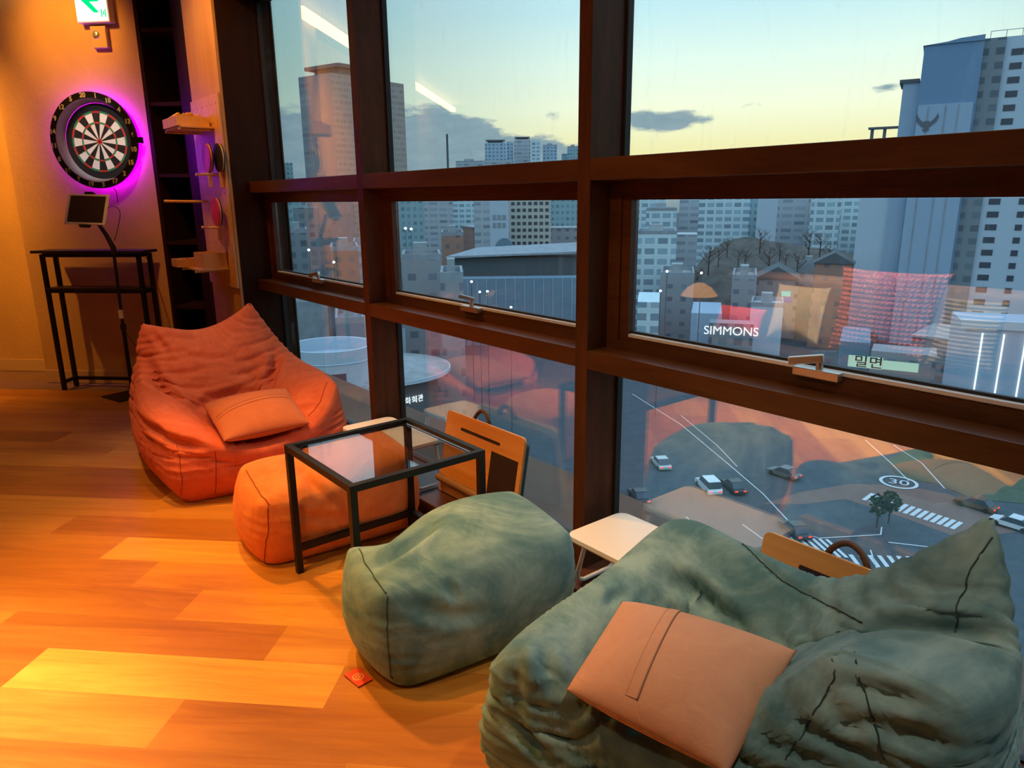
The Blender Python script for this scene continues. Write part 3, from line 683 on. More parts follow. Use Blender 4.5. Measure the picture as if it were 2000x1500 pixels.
def vnorm(P, F):
    a = P[F[:, 2]]-P[F[:, 0]]; b = P[F[:, 3]]-P[F[:, 1]]; fn = np.cross(a, b)
    N = np.zeros_like(P)
    for k in range(4): np.add.at(N, F[:, k], fn)
    return N/(np.linalg.norm(N, axis=1, keepdims=True)+1e-12)
def relax(V, F, E, it=120, vert=1.0, allx=1.0, press=.0006, keep=.03, floor=None, noise=.002, seed=1, seamk=.985, bend=.5, crumple=None, fix=()):
    F = np.asarray(F); rs = np.random.RandomState(seed); n = len(V)
    ed = np.sort(np.stack([F, np.roll(F, -1, 1)], 2).reshape(-1, 2), 1); ue = np.unique(ed, axis=0)
    dg = np.vstack([F[:, [0, 2]], F[:, [1, 3]]])
    # skip-one pairs across regular vertices
    nb = [[] for _ in range(n)]
    fo = {}
    for f in F.tolist():
        for k in range(4): fo.setdefault(f[k], []).append(f)
    for a, b in ue.tolist(): nb[a].append(b); nb[b].append(a)
    bp = []
    for v in range(n):
        if len(nb[v]) == 4:
            q = nb[v]; fs = [set(f) for f in fo.get(v, [])]
            for i in range(4):
                for j in range(i+1, 4):
                    if not any(q[i] in f and q[j] in f for f in fs): bp.append((q[i], q[j]))
    bp = np.array(bp)
    L = lambda pr: np.linalg.norm(V[pr[:, 0]]-V[pr[:, 1]], axis=1)
    d = V[ue[:, 1]]-V[ue[:, 0]]; Le = L(ue); vz = np.abs(d[:, 2])/(Le+1e-9)
    s_ = 1+(allx-1)+(vert-1)*vz**2
    if crumple is not None: s_ *= 1+crumple((V[ue[:, 0]]+V[ue[:, 1]])/2)
    seam = np.array([E.get((int(a), int(b)), 0) for a, b in ue]) > 0
    s_[seam] = seamk; Re = Le*s_
    dd = V[dg[:, 1]]-V[dg[:, 0]]; Ld = L(dg); vzd = np.abs(dd[:, 2])/(Ld+1e-9); sd = 1+(allx-1)+(vert-1)*vzd**2
    if crumple is not None: sd *= 1+crumple((V[dg[:, 0]]+V[dg[:, 1]])/2)
    Rd = Ld*sd; Rb = L(bp)
    P = V.copy()
    # low frequency noise along normals starts the folds
    N0 = vnorm(V, F); ph = rs.rand(6)*6
    w_ = sum(np.sin(V @ (rs.randn(3)*np.array([16, 16, 90]))+ph[i]) for i in range(6))
    P += N0*(noise*w_[:, None]*.4)
    al = np.vstack([ue, dg, bp]); wt = np.concatenate([np.ones(len(ue)), np.full(len(dg), .35), np.full(len(bp), bend)])
    R_ = np.concatenate([Re, Rd, Rb*.97]); isb = np.concatenate([np.zeros(len(ue)+len(dg), bool), np.ones(len(bp), bool)])
    cnt = np.bincount(al[:, 0], wt, n)+np.bincount(al[:, 1], wt, n)
    T0 = V.copy(); Vv = np.zeros_like(P)
    for k in range(it):
        N_ = vnorm(P, F); P0_ = P.copy()
        P = P+Vv*.85+N_*press
        for _ in range(4):
            D = P[al[:, 1]]-P[al[:, 0]]; ln = np.linalg.norm(D, axis=1)+1e-12
            c = (ln-R_)/ln; c[isb & (ln > R_)] = 0
            cor = D*(c*wt*.5)[:, None]
            A = np.stack([np.bincount(al[:, 0], cor[:, i], n)-np.bincount(al[:, 1], cor[:, i], n) for i in range(3)], 1)
            P = P+A/cnt[:, None]*2.0*1.2
        P += (T0-P)*keep
        for q in fix: P[q] = P[q]*.5+T0[q]*.5
        if floor is not None: P[:, 2] = np.maximum(P[:, 2], floor)
        Vv = P-P0_
    return P
def seam_paths(E, F):
    adj = {}
    for (a, b) in E: adj.setdefault(a, set()).add(b); adj.setdefault(b, set()).add(a)
    used = set(); out = []
    ends = [v for v in adj if len(adj[v]) != 2]+list(adj)
    for s in ends:
        for t in list(adj[s]):
            if (min(s, t), max(s, t)) in used: continue
            path = [s]; a, b = s, t
            while True:
                used.add((min(a, b), max(a, b))); path.append(b)
                if len(adj[b]) != 2: break
                nx = [q for q in adj[b] if q != a]
                if not nx or (min(b, nx[0]), max(b, nx[0])) in used: break
                a, b = b, nx[0]
            out.append(path)
    return out
DUMP = globals().get('DUMP', None)
def puckers(P, F, E, amp, wl, reach, zlo, zhi):
    """gathers running out sideways from the upright seams"""
    N_ = vnorm(P, F); sv = []
    for (a, b) in E:
        d = P[b]-P[a]
        if abs(d[2]) > .55*np.linalg.norm(d): sv += [a, b]
    sv = np.array(sorted(set(sv))); 
    if not len(sv): return P
    S = P[sv]; dist = np.full(len(P), 9.)
    for i in range(0, len(P), 2000): dist[i:i+2000] = np.sqrt(((P[i:i+2000, None]-S[None])**2).sum(2)).min(1)
    q = P; wob = np.sin(q[:, 0]*23+q[:, 1]*17)*.9+np.sin(q[:, 0]*51-q[:, 1]*43+1.3)*.5+np.sin(q[:, 2]*19)*1.2
    ph = q[:, 2]*2*np.pi/wl+wob; f = 1-np.abs(np.sin(ph*.5))**.6*1.6
    am = amp*np.exp(-dist/reach)*(.45+.55*np.sin(q[:, 0]*31+q[:, 1]*37+q[:, 2]*29)**2)
    am *= np.clip((q[:, 2]-zlo)/.03, 0, 1)*np.clip((zhi-q[:, 2])/.03, 0, 1)*np.clip(1.3-np.abs(N_[:, 2])*1.6, 0, 1)
    return P+N_*(am*f)[:, None]
def press_creases(P, F, creases):
    N_ = vnorm(P, F); out = np.zeros(len(P))
    for pts, depth, width in creases:
        A = np.array(pts, float); best = np.full(len(P), 9.); tt = np.zeros(len(P)); m_ = len(A)-1
        for k in range(m_):
            ab = A[k+1]-A[k]; t = np.clip(((P-A[k]) @ ab)/(ab @ ab+1e-12), 0, 1); d = np.linalg.norm(P-(A[k]+t[:, None]*ab), axis=1)
            u = d < best; best[u] = d[u]; tt[u] = ((k+t)/m_)[u]
        tap = np.sin(np.clip(tt, .02, .98)*np.pi)**.5
        x = best/width; out += tap*depth*(-np.exp(-x**2)+.55*np.exp(-((x-1.9)/.9)**2))
    return P+N_*out[:, None]
def soft(name, V, F, seams, mat, seam_mat, lab, cat, level=3, part='cover', seam_r=.0016, group=None, sub=1, sharp_first=2, inset=.0025, pucker=None, creases=None, bvh=None, seam_lines=None, fix=(), **kw):
    V = np.array(V, float); E = {(min(a, b), max(a, b)): 1 for a, b in seams}
    for l in range(level): V, F, E = catmull(V, F, E, l < sharp_first, fix if l < 3 else ())
    P = relax(V, F, E, fix=fix, **kw)
    F = np.asarray(F)
    if pucker: P = puckers(P, F, E, *pucker)
    if creases: P = press_creases(P, F, creases)
    if bvh is not None:
        for rep in range(2):
            for i in range(len(P)):
                hit = bvh.find_nearest(Vector(P[i]))
                if hit[0] is not None:
                    dn = (Vector(P[i])-hit[0]).dot(hit[1])
                    if dn < .005 and hit[3] < .12: P[i] += np.array(hit[1])*(.005-dn)
            if rep == 0: P = relax(P, F, E, it=6, allx=1.0, press=0, keep=.0, noise=0)
    if DUMP is not None: DUMP.append((lab, P.copy(), F.copy()))
    N_ = vnorm(P, F)
    sv = np.array(sorted({v for e in E for v in e}), int)
    if len(sv): P[sv] -= N_[sv]*inset
    lo = P.min(0); base = Vector((float(P[:, 0].mean()), float(P[:, 1].mean()), float(lo[2])))
    me = bpy.data.meshes.new(part); me.from_pydata([tuple(p-np.array(base)) for p in P], [], np.asarray(F).tolist()); me.update()
    r = thing(name, lab, cat, base, group=group)
    o = link(part, me, mat, r, smooth=True)
    if sub: md = o.modifiers.new('smooth', 'SUBSURF'); md.levels = sub; md.render_levels = sub
    if seam_lines is not None:
        sbv = BVHTree.FromPolygons([tuple(p) for p in P], F.tolist()); tree = KDTree(len(P)); [tree.insert(Vector(p), i) for i, p in enumerate(P)]; tree.balance()
        for ln_ in seam_lines:
            A = [Vector(q) for q in ln_]; pts = []
            for a, b in zip(A[:-1], A[1:]):
                n = max(3, int((b-a).length/.006)); pts += [a.lerp(b, k/n) for k in range(n)]
            pts.append(A[-1]); out = []
            for q in pts:
                hits = tree.find_n(q, 5); w = [1/(h[2]+.001) for h in hits]; c = sum((h[0]*x for h, x in zip(hits, w)), Vector())/sum(w); nn = Vector(N_[hits[0][1]])
                out.append(c+nn*seam_r*.45-base)
            for _ in range(4): out = [out[0]]+[out[i-1]*.25+out[i]*.5+out[i+1]*.25 for i in range(1, len(out)-1)]+[out[-1]]
            o2 = []
            for q in out:
                h = sbv.find_nearest(q+base); o2.append(h[0]+h[1]*seam_r*.75-base)
            out = o2
            MB().tube(out, seam_r, 5).build('seam', seam_mat, r, smooth=True)
    elif E and seam_r:
        m = MB()
        for p in seam_paths(E, F):
            if len(p) > 2:
                q = [P[v]+N_[v]*(seam_r*.35) for v in p]
                closed = p[0] == p[-1]
                m.tube([tuple(x-np.array(base)) for x in (q[:-1] if closed else q)], seam_r, 5, closed=closed, cap=not closed)
        m.build('seam', seam_mat, r, smooth=True)
    return r, P, np.asarray(F), o

def box_cage(c8, nx, ny, nz, bulge=.03, top=None, pinch=.0):
    """c8: corners [A..D bottom, A..D top] in ring order. Returns V,F,seam edges along the 12 box edges."""
    c = np.array(c8, float); ids = {}; V = []; F = []; seams = []
    def P(i, j, k):
        if (i, j, k) in ids: return ids[(i, j, k)]
        u, v, t = i/nx, j/ny, k/nz
        q = ((1-u)*(1-v)*c[0]+u*(1-v)*c[1]+u*v*c[2]+(1-u)*v*c[3])*(1-t)+((1-u)*(1-v)*c[4]+u*(1-v)*c[5]+u*v*c[6]+(1-u)*v*c[7])*t
        cen = c.mean(0); bu, bv, bt = 4*u*(1-u), 4*v*(1-v), 4*t*(1-t)
        ax = (c[1]-c[0]+c[2]-c[3]); ax /= np.linalg.norm(ax); ay = (c[3]-c[0]+c[2]-c[1]); ay /= np.linalg.norm(ay)
        if i in (0, nx): q = q+ax*(1 if i else -1)*bulge*(.35+.65*bv)*bt
        if j in (0, ny): q = q+ay*(1 if j else -1)*bulge*(.35+.65*bu)*bt
        if k == nz: q = q+np.array([0, 0, 1])*bulge*1.1*bu*bv
        if k == 0: q = q+(cen*np.array([1, 1, 0])+q*np.array([0, 0, 1])-q)*.07
        if top is not None and k == nz: q = q+np.array(top(u, v))
        ids[(i, j, k)] = len(V); V.append(q); return ids[(i, j, k)]
    for i in range(nx):
        for j in range(ny):
            F.append([P(i, j, nz), P(i+1, j, nz), P(i+1, j+1, nz), P(i, j+1, nz)]); F.append([P(i, j, 0), P(i, j+1, 0), P(i+1, j+1, 0), P(i+1, j, 0)])
    for k in range(nz):
        for i in range(nx):
            F.append([P(i, 0, k), P(i+1, 0, k), P(i+1, 0, k+1), P(i, 0, k+1)]); F.append([P(i+1, ny, k), P(i, ny, k), P(i, ny, k+1), P(i+1, ny, k+1)])
        for j in range(ny):
            F.append([P(0, j+1, k), P(0, j, k), P(0, j, k+1), P(0, j+1, k+1)]); F.append([P(nx, j, k), P(nx, j+1, k), P(nx, j+1, k+1), P(nx, j, k+1)])
    for k in (0, nz):
        for i in range(nx): seams += [(P(i, 0, k), P(i+1, 0, k)), (P(i, ny, k), P(i+1, ny, k))]
        for j in range(ny): seams += [(P(0, j, k), P(0, j+1, k)), (P(nx, j, k), P(nx, j+1, k))]
    for k in range(nz):
        for (i, j) in ((0, 0), (nx, 0), (nx, ny), (0, ny)): seams.append((P(i, j, k), P(i, j, k+1)))
    return V, F, seams
def crumple_sides(z0, z1, s):
    return lambda p: s*((p[:, 2] > z0) & (p[:, 2] < z1))

# green ottoman
#CREASES
CR = dict(OC=[[[[0.781,3.863,0.537],[0.783,3.789,0.459],[0.812,3.7,0.399],[0.867,3.615,0.35],[0.925,3.627,0.31]],0.03,0.026],[[[0.928,3.634,0.313],[1.003,3.652,0.343],[1.151,3.656,0.356],[1.251,3.619,0.349]],0.022,0.022],[[[1.398,3.767,0.5],[1.377,3.727,0.461],[1.312,3.64,0.401],[1.274,3.586,0.354]],0.03,0.026],[[[0.914,3.787,0.57],[1.046,3.751,0.531],[1.125,3.745,0.531],[1.232,3.752,0.547]],0.012,0.016],[[[0.666,3.65,0.324],[0.686,3.346,0.315],[0.741,3.216,0.284],[0.807,3.155,0.271]],0.026,0.018],[[[1.453,3.285,0.418],[1.375,3.194,0.357],[1.3,3.158,0.312]],0.006,0.009],[[[0.823,3.879,0.678],[0.847,3.856,0.626],[0.873,3.814,0.571]],0.012,0.014],[[[0.869,3.855,0.649],[1.003,3.819,0.627],[1.133,3.821,0.643]],0.008,0.012]], GC=[[[[0.854,0.964,0.412],[0.836,0.935,0.396],[0.835,0.913,0.362]],0.022,0.016],[[[0.804,0.986,0.394],[0.792,0.982,0.342],[0.799,0.976,0.269],[0.807,0.946,0.223]],0.008,0.016],[[[0.782,1.023,0.261],[0.797,0.967,0.235],[0.816,0.909,0.202]],0.018,0.016],[[[1.268,0.984,0.413],[1.303,0.934,0.39],[1.303,0.86,0.363],[1.305,0.792,0.355]],0.022,0.022],[[[1.444,0.899,0.478],[1.405,0.78,0.455],[1.373,0.661,0.462],[1.337,0.553,0.475]],0.006,0.008],[[[1.327,0.538,0.469],[1.345,0.463,0.508],[1.355,0.396,0.53],[1.375,0.327,0.54]],0.024,0.018],[[[1.459,0.393,0.683],[1.427,0.407,0.635],[1.381,0.407,0.561],[1.356,0.396,0.531]],0.005,0.007],[[[1.214,0.529,0.482],[1.141,0.46,0.485],[1.129,0.424,0.427],[1.117,0.399,0.383]],0.006,0.008],[[[1.184,0.521,0.486],[1.126,0.499,0.476],[1.08,0.52,0.385],[1.041,0.531,0.335]],0.005,0.007],[[[1.138,0.455,0.479],[1.148,0.419,0.479],[1.164,0.372,0.486]],0.016,0.014],[[[1.128,0.427,0.446],[1.143,0.384,0.445],[1.16,0.342,0.455]],0.012,0.012],[[[1.131,0.407,0.421],[1.147,0.358,0.431],[1.163,0.326,0.44]],0.014,0.013],[[[1.095,0.48,0.414],[1.111,0.453,0.417],[1.127,0.431,0.428]],0.01,0.01],[[[1.127,0.491,0.474],[1.129,0.473,0.474],[1.138,0.461,0.481]],0.012,0.01],[[[1.173,0.568,0.452],[1.129,0.524,0.473],[1.127,0.505,0.478]],0.008,0.009],[[[1.084,0.571,0.419],[1.074,0.54,0.4],[1.082,0.519,0.385]],0.008,0.009],[[[1.056,0.569,0.399],[1.05,0.547,0.379],[1.059,0.518,0.362]],0.008,0.009],[[[1.081,1.002,0.403],[1.107,1.012,0.407],[1.139,1.012,0.408]],0.014,0.012]], GO=[[[[0.809,1.607,0.343],[0.885,1.599,0.37],[0.947,1.609,0.383],[1.01,1.624,0.396]],0.034,0.022],[[[0.94,1.453,0.312],[0.949,1.439,0.283],[0.963,1.431,0.263]],0.014,0.012],[[[0.823,1.475,0.293],[0.882,1.447,0.253],[0.949,1.428,0.219],[1.039,1.411,0.207]],0.01,0.02]], OO=[[[[0.961,2.447,0.336],[0.964,2.378,0.307],[0.98,2.336,0.268]],0.014,0.014],[[[0.82,2.348,0.241],[0.92,2.326,0.199],[1.032,2.316,0.159],[1.113,2.309,0.168]],0.008,0.016]])
SL = dict(OC=[[[0.724,3.233,0.284],[0.723,3.205,0.211],[0.717,3.189,0.122],[0.715,3.234,0.041]],[[0.85,3.127,0.25],[0.847,3.127,0.179],[0.843,3.143,0.092],[0.843,3.181,0.03]],[[1.461,3.289,0.421],[1.375,3.194,0.357],[1.3,3.158,0.312]]], GC=[[[1.444,0.899,0.478],[1.405,0.78,0.455],[1.373,0.661,0.462],[1.337,0.553,0.475]],[[1.459,0.393,0.683],[1.427,0.407,0.635],[1.381,0.407,0.561],[1.356,0.396,0.531]],[[1.214,0.529,0.482],[1.141,0.46,0.485],[1.129,0.424,0.427],[1.117,0.399,0.383]],[[1.184,0.521,0.486],[1.126,0.499,0.476],[1.08,0.52,0.385],[1.041,0.531,0.335]]], GO=[[[0.834,1.745,0.338],[0.798,1.612,0.336],[0.789,1.5,0.317]],[[0.788,1.496,0.311],[0.779,1.495,0.203],[0.783,1.502,0.121],[0.801,1.526,0.044]]], OO=[[[0.812,2.608,0.323],[0.797,2.469,0.305],[0.801,2.359,0.268]],[[0.796,2.359,0.259],[0.79,2.367,0.164],[0.791,2.446,0.015]]])
gv, gf, gs = box_cage([(.83, 1.525, 0), (1.385, 1.475, 0), (1.40, 1.745, 0), (.835, 1.795, 0), (.79, 1.51, .305), (1.345, 1.42, .315), (1.385, 1.725, .335), (.835, 1.775, .325)], 5, 3, 3, .036,
    top=lambda u, v: (0, 0, -.105*math.exp(-((u-.20)/.13)**2-((v-1)/.42)**2)+.026*math.exp(-((u-.65)/.38)**2)))
soft('ottoman', gv, gf, gs, 'green', 'seamg', 'sage green suede bean bag ottoman with orange tag, in front of the glass table', 'ottoman', level=3, floor=.002, vert=1.10, allx=1.025, press=.0006, keep=.012, it=110, seed=4, pucker=(.009, .036, .10, .02, .28), creases=CR['GO'], seam_lines=SL['GO'])
tg = thing('ottoman_tag', 'small square orange red fabric tag with ring emblem beside the green ottoman', 'tag', (.80, 1.60, .002))
TG = frame((.756, 1.640, .004), (.10, -.995, 0), (.995, .10, 0))
# tag lies flat on the floor at the ottoman's foot
MB().box(-.037, .037, -.023, .023, -.001, .0012, TG @ Matrix.Rotation(math.radians(0), 4, 'Z')).build('cloth', 'tagr', tg, world=True)
m = MB(); m.lathe([(.0125, .0012), (.0125, .0018), (.0160, .0018), (.0160, .0012)], TG, 32, close=True); m.lathe([(.0050, .0012), (.0050, .0018), (.0078, .0018), (.0078, .0012)], TG, 24, close=True)
m.box(-.0015, .0015, .0, .009, .0012, .0018, TG); m.build('emblem', 'tagp', tg, world=True)
# orange ottoman
ov, of_, os_ = box_cage([(.805, 2.44, 0), (1.40, 2.385, 0), (1.41, 2.68, 0), (.81, 2.755, 0), (.79, 2.375, .262), (1.36, 2.345, .315), (1.385, 2.66, .335), (.825, 2.665, .305)], 5, 3, 3, .022,
    top=lambda u, v: (0, 0, -.035*math.exp(-((u-.42)/.13)**2)+.02*math.exp(-((u-.7)/.2)**2)))
soft('ottoman', ov, of_, os_, 'orange2', 'seamo', 'bright orange suede bean bag ottoman behind the legs of the glass table', 'ottoman', level=3, floor=.002, vert=1.12, allx=1.03, press=.0006, keep=.012, it=110, seed=9, pucker=(.008, .034, .09, .02, .25), creases=CR['OO'], seam_lines=SL['OO'])

def chair_cage(G, foot, midz, bulge, nlow=4):
    """G: 6x6 top grid rows front->back; foot: 4 floor corners (front-left, front-right, back-right, back-left)"""
    G = np.array(G, float); V = [p for r in G for p in r]; F = []; idx = lambda r, c: r*6+c
    for r in range(5):
        for c in range(5): F.append([idx(r, c), idx(r, c+1), idx(r+1, c+1), idx(r+1, c)])
    ring = [(0, c) for c in range(6)]+[(r, 5) for r in range(1, 6)]+[(5, c) for c in range(4, -1, -1)]+[(r, 0) for r in range(4, 0, -1)]
    fc = np.array(foot, float)
    bot = {}
    for r in range(6):
        for c in range(6):
            u, v = c/5, r/5; q = (1-u)*(1-v)*fc[0]+u*(1-v)*fc[1]+u*v*fc[2]+(1-u)*v*fc[3]
            bot[(r, c)] = np.array([q[0], q[1], 0.0])
    cen = np.array([fc[:, 0].mean(), fc[:, 1].mean(), 0])
    prev = [idx(*k) for k in ring]
    for l in range(1, nlow):
        t = l/nlow; cur = []
        for k in ring:
            a = G[k[0], k[1]]; b = bot[k]; q = a*(1-t)+b*t
            out = (q-cen)*np.array([1, 1, 0]); out /= np.linalg.norm(out)+1e-9
            q = q+out*bulge*{1: .25, 2: 1.0, 3: .85}[l]; cur.append(len(V)); V.append(q)
        m_ = len(ring)
        for i in range(m_): F.append([prev[(i+1) % m_], prev[i], cur[i], cur[(i+1) % m_]])
        prev = cur
    bid = {}
    for k, v in bot.items(): bid[k] = len(V); V.append(v)
    cur = [bid[k] for k in ring]; m_ = len(ring)
    for i in range(m_): F.append([prev[(i+1) % m_], prev[i], cur[i], cur[(i+1) % m_]])
    for r in range(5):
        for c in range(5): F.append([bid[(r, c)], bid[(r+1, c)], bid[(r+1, c+1)], bid[(r, c+1)]])
    # seams: rim, plus four vertical panel seams
    S = []
    for i in range(m_): S.append((idx(*ring[i]), idx(*ring[(i+1) % m_])))
    base = 36
    for pos in (0, 5, 10, 15):
        ch = [idx(*ring[pos])]+[base+l*m_+pos for l in range(nlow-1)]+[cur[pos]]
        S += list(zip(ch[:-1], ch[1:]))
    for i in range(m_): S.append((cur[i], cur[(i+1) % m_]))
    return V, F, S
OG = [[(.725, 3.28, .33), (.80, 3.17, .30), (.93, 3.10, .225), (1.15, 3.08, .22), (1.36, 3.12, .29), (1.485, 3.26, .42)],
[(.69, 3.45, .36), (.82, 3.34, .335), (.95, 3.26, .19), (1.18, 3.25, .19), (1.33, 3.28, .36), (1.52, 3.42, .43)],
[(.685, 3.65, .38), (.80, 3.58, .375), (.95, 3.5, .19), (1.20, 3.5, .19), (1.35, 3.52, .41), (1.545, 3.60, .43)],
[(.72, 3.85, .41), (.83, 3.74, .40), (.95, 3.66, .24), (1.20, 3.66, .24), (1.34, 3.70, .42), (1.52, 3.80, .44)],
[(.77, 3.96, .55), (.88, 3.80, .55), (.98, 3.72, .46), (1.18, 3.72, .48), (1.29, 3.80, .57), (1.44, 3.94, .58)],
[(.79, 3.90, .725), (.92, 3.88, .685), (1.02, 3.88, .66), (1.13, 3.88, .675), (1.23, 3.88, .72), (1.315, 3.87, .785)]]
cv, cf, cs = chair_cage(OG, [(.75, 3.24, 0), (1.44, 3.18, 0), (1.44, 4.12, 0), (.74, 4.10, 0)], .2, .055)
def ocr(p):
    back = (p[:, 1] > 3.72) & (p[:, 2] > .4)
    return np.where(back, .02, 0)+np.where((p[:, 2] > .03) & (p[:, 2] < .34), .02, 0)
_, PO, FO, _ = soft('bean_bag_chair', cv, cf, cs, 'orange', 'seamo', 'orange suede bean bag armchair with pointed back corners beside the dark pillar', 'armchair', level=4, floor=.002, vert=1.10, allx=1.03, press=.0003, keep=.012, it=110, seed=2, fix=(30, 35, 5), crumple=ocr, sub=0, bend=.5, pucker=(.006, .034, .16, .03, .31), creases=CR['OC'], seam_lines=SL['OC'])
GG = [[(.80, 1.06, .33), (.815, .955, .455), (.90, .86, .25), (.96, .66, .25), (1.165, .515, .515), (1.20, .33, .49)],
[(.93, 1.09, .36), (.96, .99, .41), (1.02, .90, .20), (1.07, .70, .20), (1.215, .55, .50), (1.26, .30, .50)],
[(1.08, 1.09, .385), (1.10, 1.01, .42), (1.13, .92, .20), (1.17, .74, .20), (1.265, .57, .48), (1.32, .30, .51)],
[(1.22, 1.10, .40), (1.24, 1.03, .43), (1.25, .94, .25), (1.28, .76, .25), (1.32, .585, .44), (1.38, .31, .52)],
[(1.36, 1.12, .43), (1.35, 1.03, .48), (1.35, .94, .42), (1.37, .78, .40), (1.37, .62, .44), (1.43, .36, .60)],
[(1.43, 1.10, .46), (1.44, 1.04, .49), (1.45, .92, .47), (1.455, .76, .455), (1.45, .62, .47), (1.48, .405, .725)]]
cv, cf, cs = chair_cage(GG, [(.84, 1.08, 0), (1.03, .36, 0), (1.47, .32, 0), (1.45, 1.10, 0)], .2, .045)
gcr = lambda p: np.where((p[:, 0] < 1.12) & (p[:, 2] < .5), .03, .01)
_, PG, FG, _ = soft('bean_bag_chair', cv, cf, cs, 'green', 'seamg', 'sage green suede bean bag armchair nearest the camera with a tan cushion', 'armchair', level=4, floor=.002, vert=1.10, allx=1.035, press=.0003, keep=.012, it=120, seed=5, fix=(35, 4), crumple=gcr, sub=0, bend=.5, pucker=(.007, .042, .18, .03, .47), creases=CR['GC'], seam_lines=SL['GC'])

# ------------------------------------------------------------------ cushions
def pillow_cage(q, th, n=4, up=None):
    """q: corners fl, fr, br, bl; th: half thickness"""
    q = np.array(q, float); V = []; F = []; nrm = np.cross(q[1]-q[0], q[3]-q[0]); nrm /= np.linalg.norm(nrm)
    idt, idb = {}, {}
    for r in range(n+1):
        for c in range(n+1):
            u, v = c/n, r/n; p = (1-u)*(1-v)*q[0]+u*(1-v)*q[1]+u*v*q[2]+(1-u)*v*q[3]
            rim = r in (0, n) or c in (0, n); h = th*(16*u*(1-u)*v*(1-v))**.45
            cen = q.mean(0); k = 0 if (r in (0, n) and c in (0, n)) else (.075 if rim else 0)
            p = p+(cen-p)*k*(1 if rim else 0)
            idt[(r, c)] = len(V); V.append(p+nrm*h*(0 if rim else 1))
            if rim: idb[(r, c)] = idt[(r, c)]
            else: idb[(r, c)] = len(V); V.append(p-nrm*h)
    for r in range(n):
        for c in range(n):
            F.append([idt[(r, c)], idt[(r, c+1)], idt[(r+1, c+1)], idt[(r+1, c)]]); F.append([idb[(r, c)], idb[(r+1, c)], idb[(r+1, c+1)], idb[(r, c+1)]])
    S = []
    for i in range(n): S += [(idt[(0, i)], idt[(0, i+1)]), (idt[(n, i)], idt[(n, i+1)]), (idt[(i, 0)], idt[(i+1, 0)]), (idt[(i, n)], idt[(i+1, n)])]
    return V, F, S, idt
def cushion(q, th, lab, mat, smat, flap=None, level=4, name='cushion', **kw):
    V, F, S, idt = pillow_cage(q, th)
    r, P, F2, o = soft(name, V, F, S, mat, smat, lab, 'cushion', level=level, part='cushion_body', seam_r=.0012, sub=0, inset=0, fix=[idt[k] for k in ((0, 0), (0, 4), (4, 0), (4, 4))], **{**dict(it=70, allx=1.03, press=.0009, keep=.03, noise=.0015, bend=.6), **kw})
    if flap:
        # envelope flap: a raised band laid over the front, ending in a stitched hem
        u0, u1 = flap; qq = np.array(q, float); nrm = np.cross(qq[1]-qq[0], qq[3]-qq[0]); nrm /= np.linalg.norm(nrm)
        ex = qq[1]-qq[0]; ey = qq[3]-qq[0]; cb = BVHTree.FromPolygons([tuple(p) for p in P], F2.tolist()); nv = Vector(nrm)
        def surf(u, v, lift):
            p = Vector(qq[0]+ex*u+ey*v); h = cb.ray_cast(p+nv*.4, -nv)
            return np.array((h[0] if h[0] is not None else p)+nv*lift)
        base = np.array(r.location)
        m = MB(); n = 40; grid = []
        for a, lift in ((u0, .0016), (u1-.012, .0030), (u1, .0034), (u1+.002, -.002)):
            grid.append([m.bm.verts.new(surf(a+.0*math.sin(v*7), .06+.88*v, lift)-base) for v in [i/n for i in range(n+1)]])
        for i in range(3):
            for j in range(n): m.bm.faces.new((grid[i][j], grid[i+1][j], grid[i+1][j+1], grid[i][j+1]))
        m.build('flap_hem', mat, r, smooth=True)
        m = MB()
        m.tube([surf(u1+.003, .06+.88*i/n, .0006)-base for i in range(n+1)], .0032 if mat == 'brick' else .0018, 5); m.build('flap_edge', 'strap' if mat == 'brick' else smat, r, smooth=True)
        m = MB()
        for i in range(44):
            v = .07+.85*i/44; m.tube([surf(u0+.004, v, .0024)-base, surf(u0+.004, v+.011, .0024)-base], .0007, 4)
        m.build('stitching', 'tan' if mat == 'tan' else 'orange2', r)
    return r
cushion([(1.265, 3.07, .305), (1.30, 3.40, .395), (.945, 3.60, .335), (.880, 3.09, .295)], .050, 'brown orange suede cushion lying in the orange bean bag chair', 'brick', 'seamo', (.58, .66), seed=3)
# its flap seam runs parallel to the back edge
cushion([(.838, .876, .375), (.950, .588, .322), (1.222, .622, .425), (1.095, .972, .420)], .055, 'tan suede cushion with a stitched flap in the green bean bag chair', 'tan', 'seamt', (.345, .42), seed=6)

# cushions on the sofa
m_, t_ = newmat('waffle_red'); g_ = t_.n('ShaderNodeTexCoord'); mp_ = t_.n('ShaderNodeMapping', {'Vector': g_.outputs['Object'], 'Scale': (1, 1, 1)})
sx_ = t_.n('ShaderNodeSeparateXYZ', {0: mp_}); hh = t_.math('MULTIPLY', t_.math('ABSOLUTE', t_.math('SINE', t_.math('MULTIPLY', sx_.outputs[1], 120.))), t_.math('ABSOLUTE', t_.math('SINE', t_.math('MULTIPLY', sx_.outputs[2], 120.))))
bp_ = t_.n('ShaderNodeBump', {'Height': hh, 'Strength': 1.0, 'Distance': .02})
t_.n('ShaderNodeOutputMaterial', {'Surface': t_.n('ShaderNodeBsdfPrincipled', {'Base Color': t_.mix(hh, (.35, .04, .03), (.85, .20, .14)), 'Roughness': .9, 'Normal': bp_})}); MT['waffle'] = m_
m_, t_ = newmat('ribbed_cream'); g_ = t_.n('ShaderNodeTexCoord'); sx_ = t_.n('ShaderNodeSeparateXYZ', {0: g_.outputs['Object']})
hh = t_.math('ABSOLUTE', t_.math('SINE', t_.math('MULTIPLY', sx_.outputs[2], 150.)))
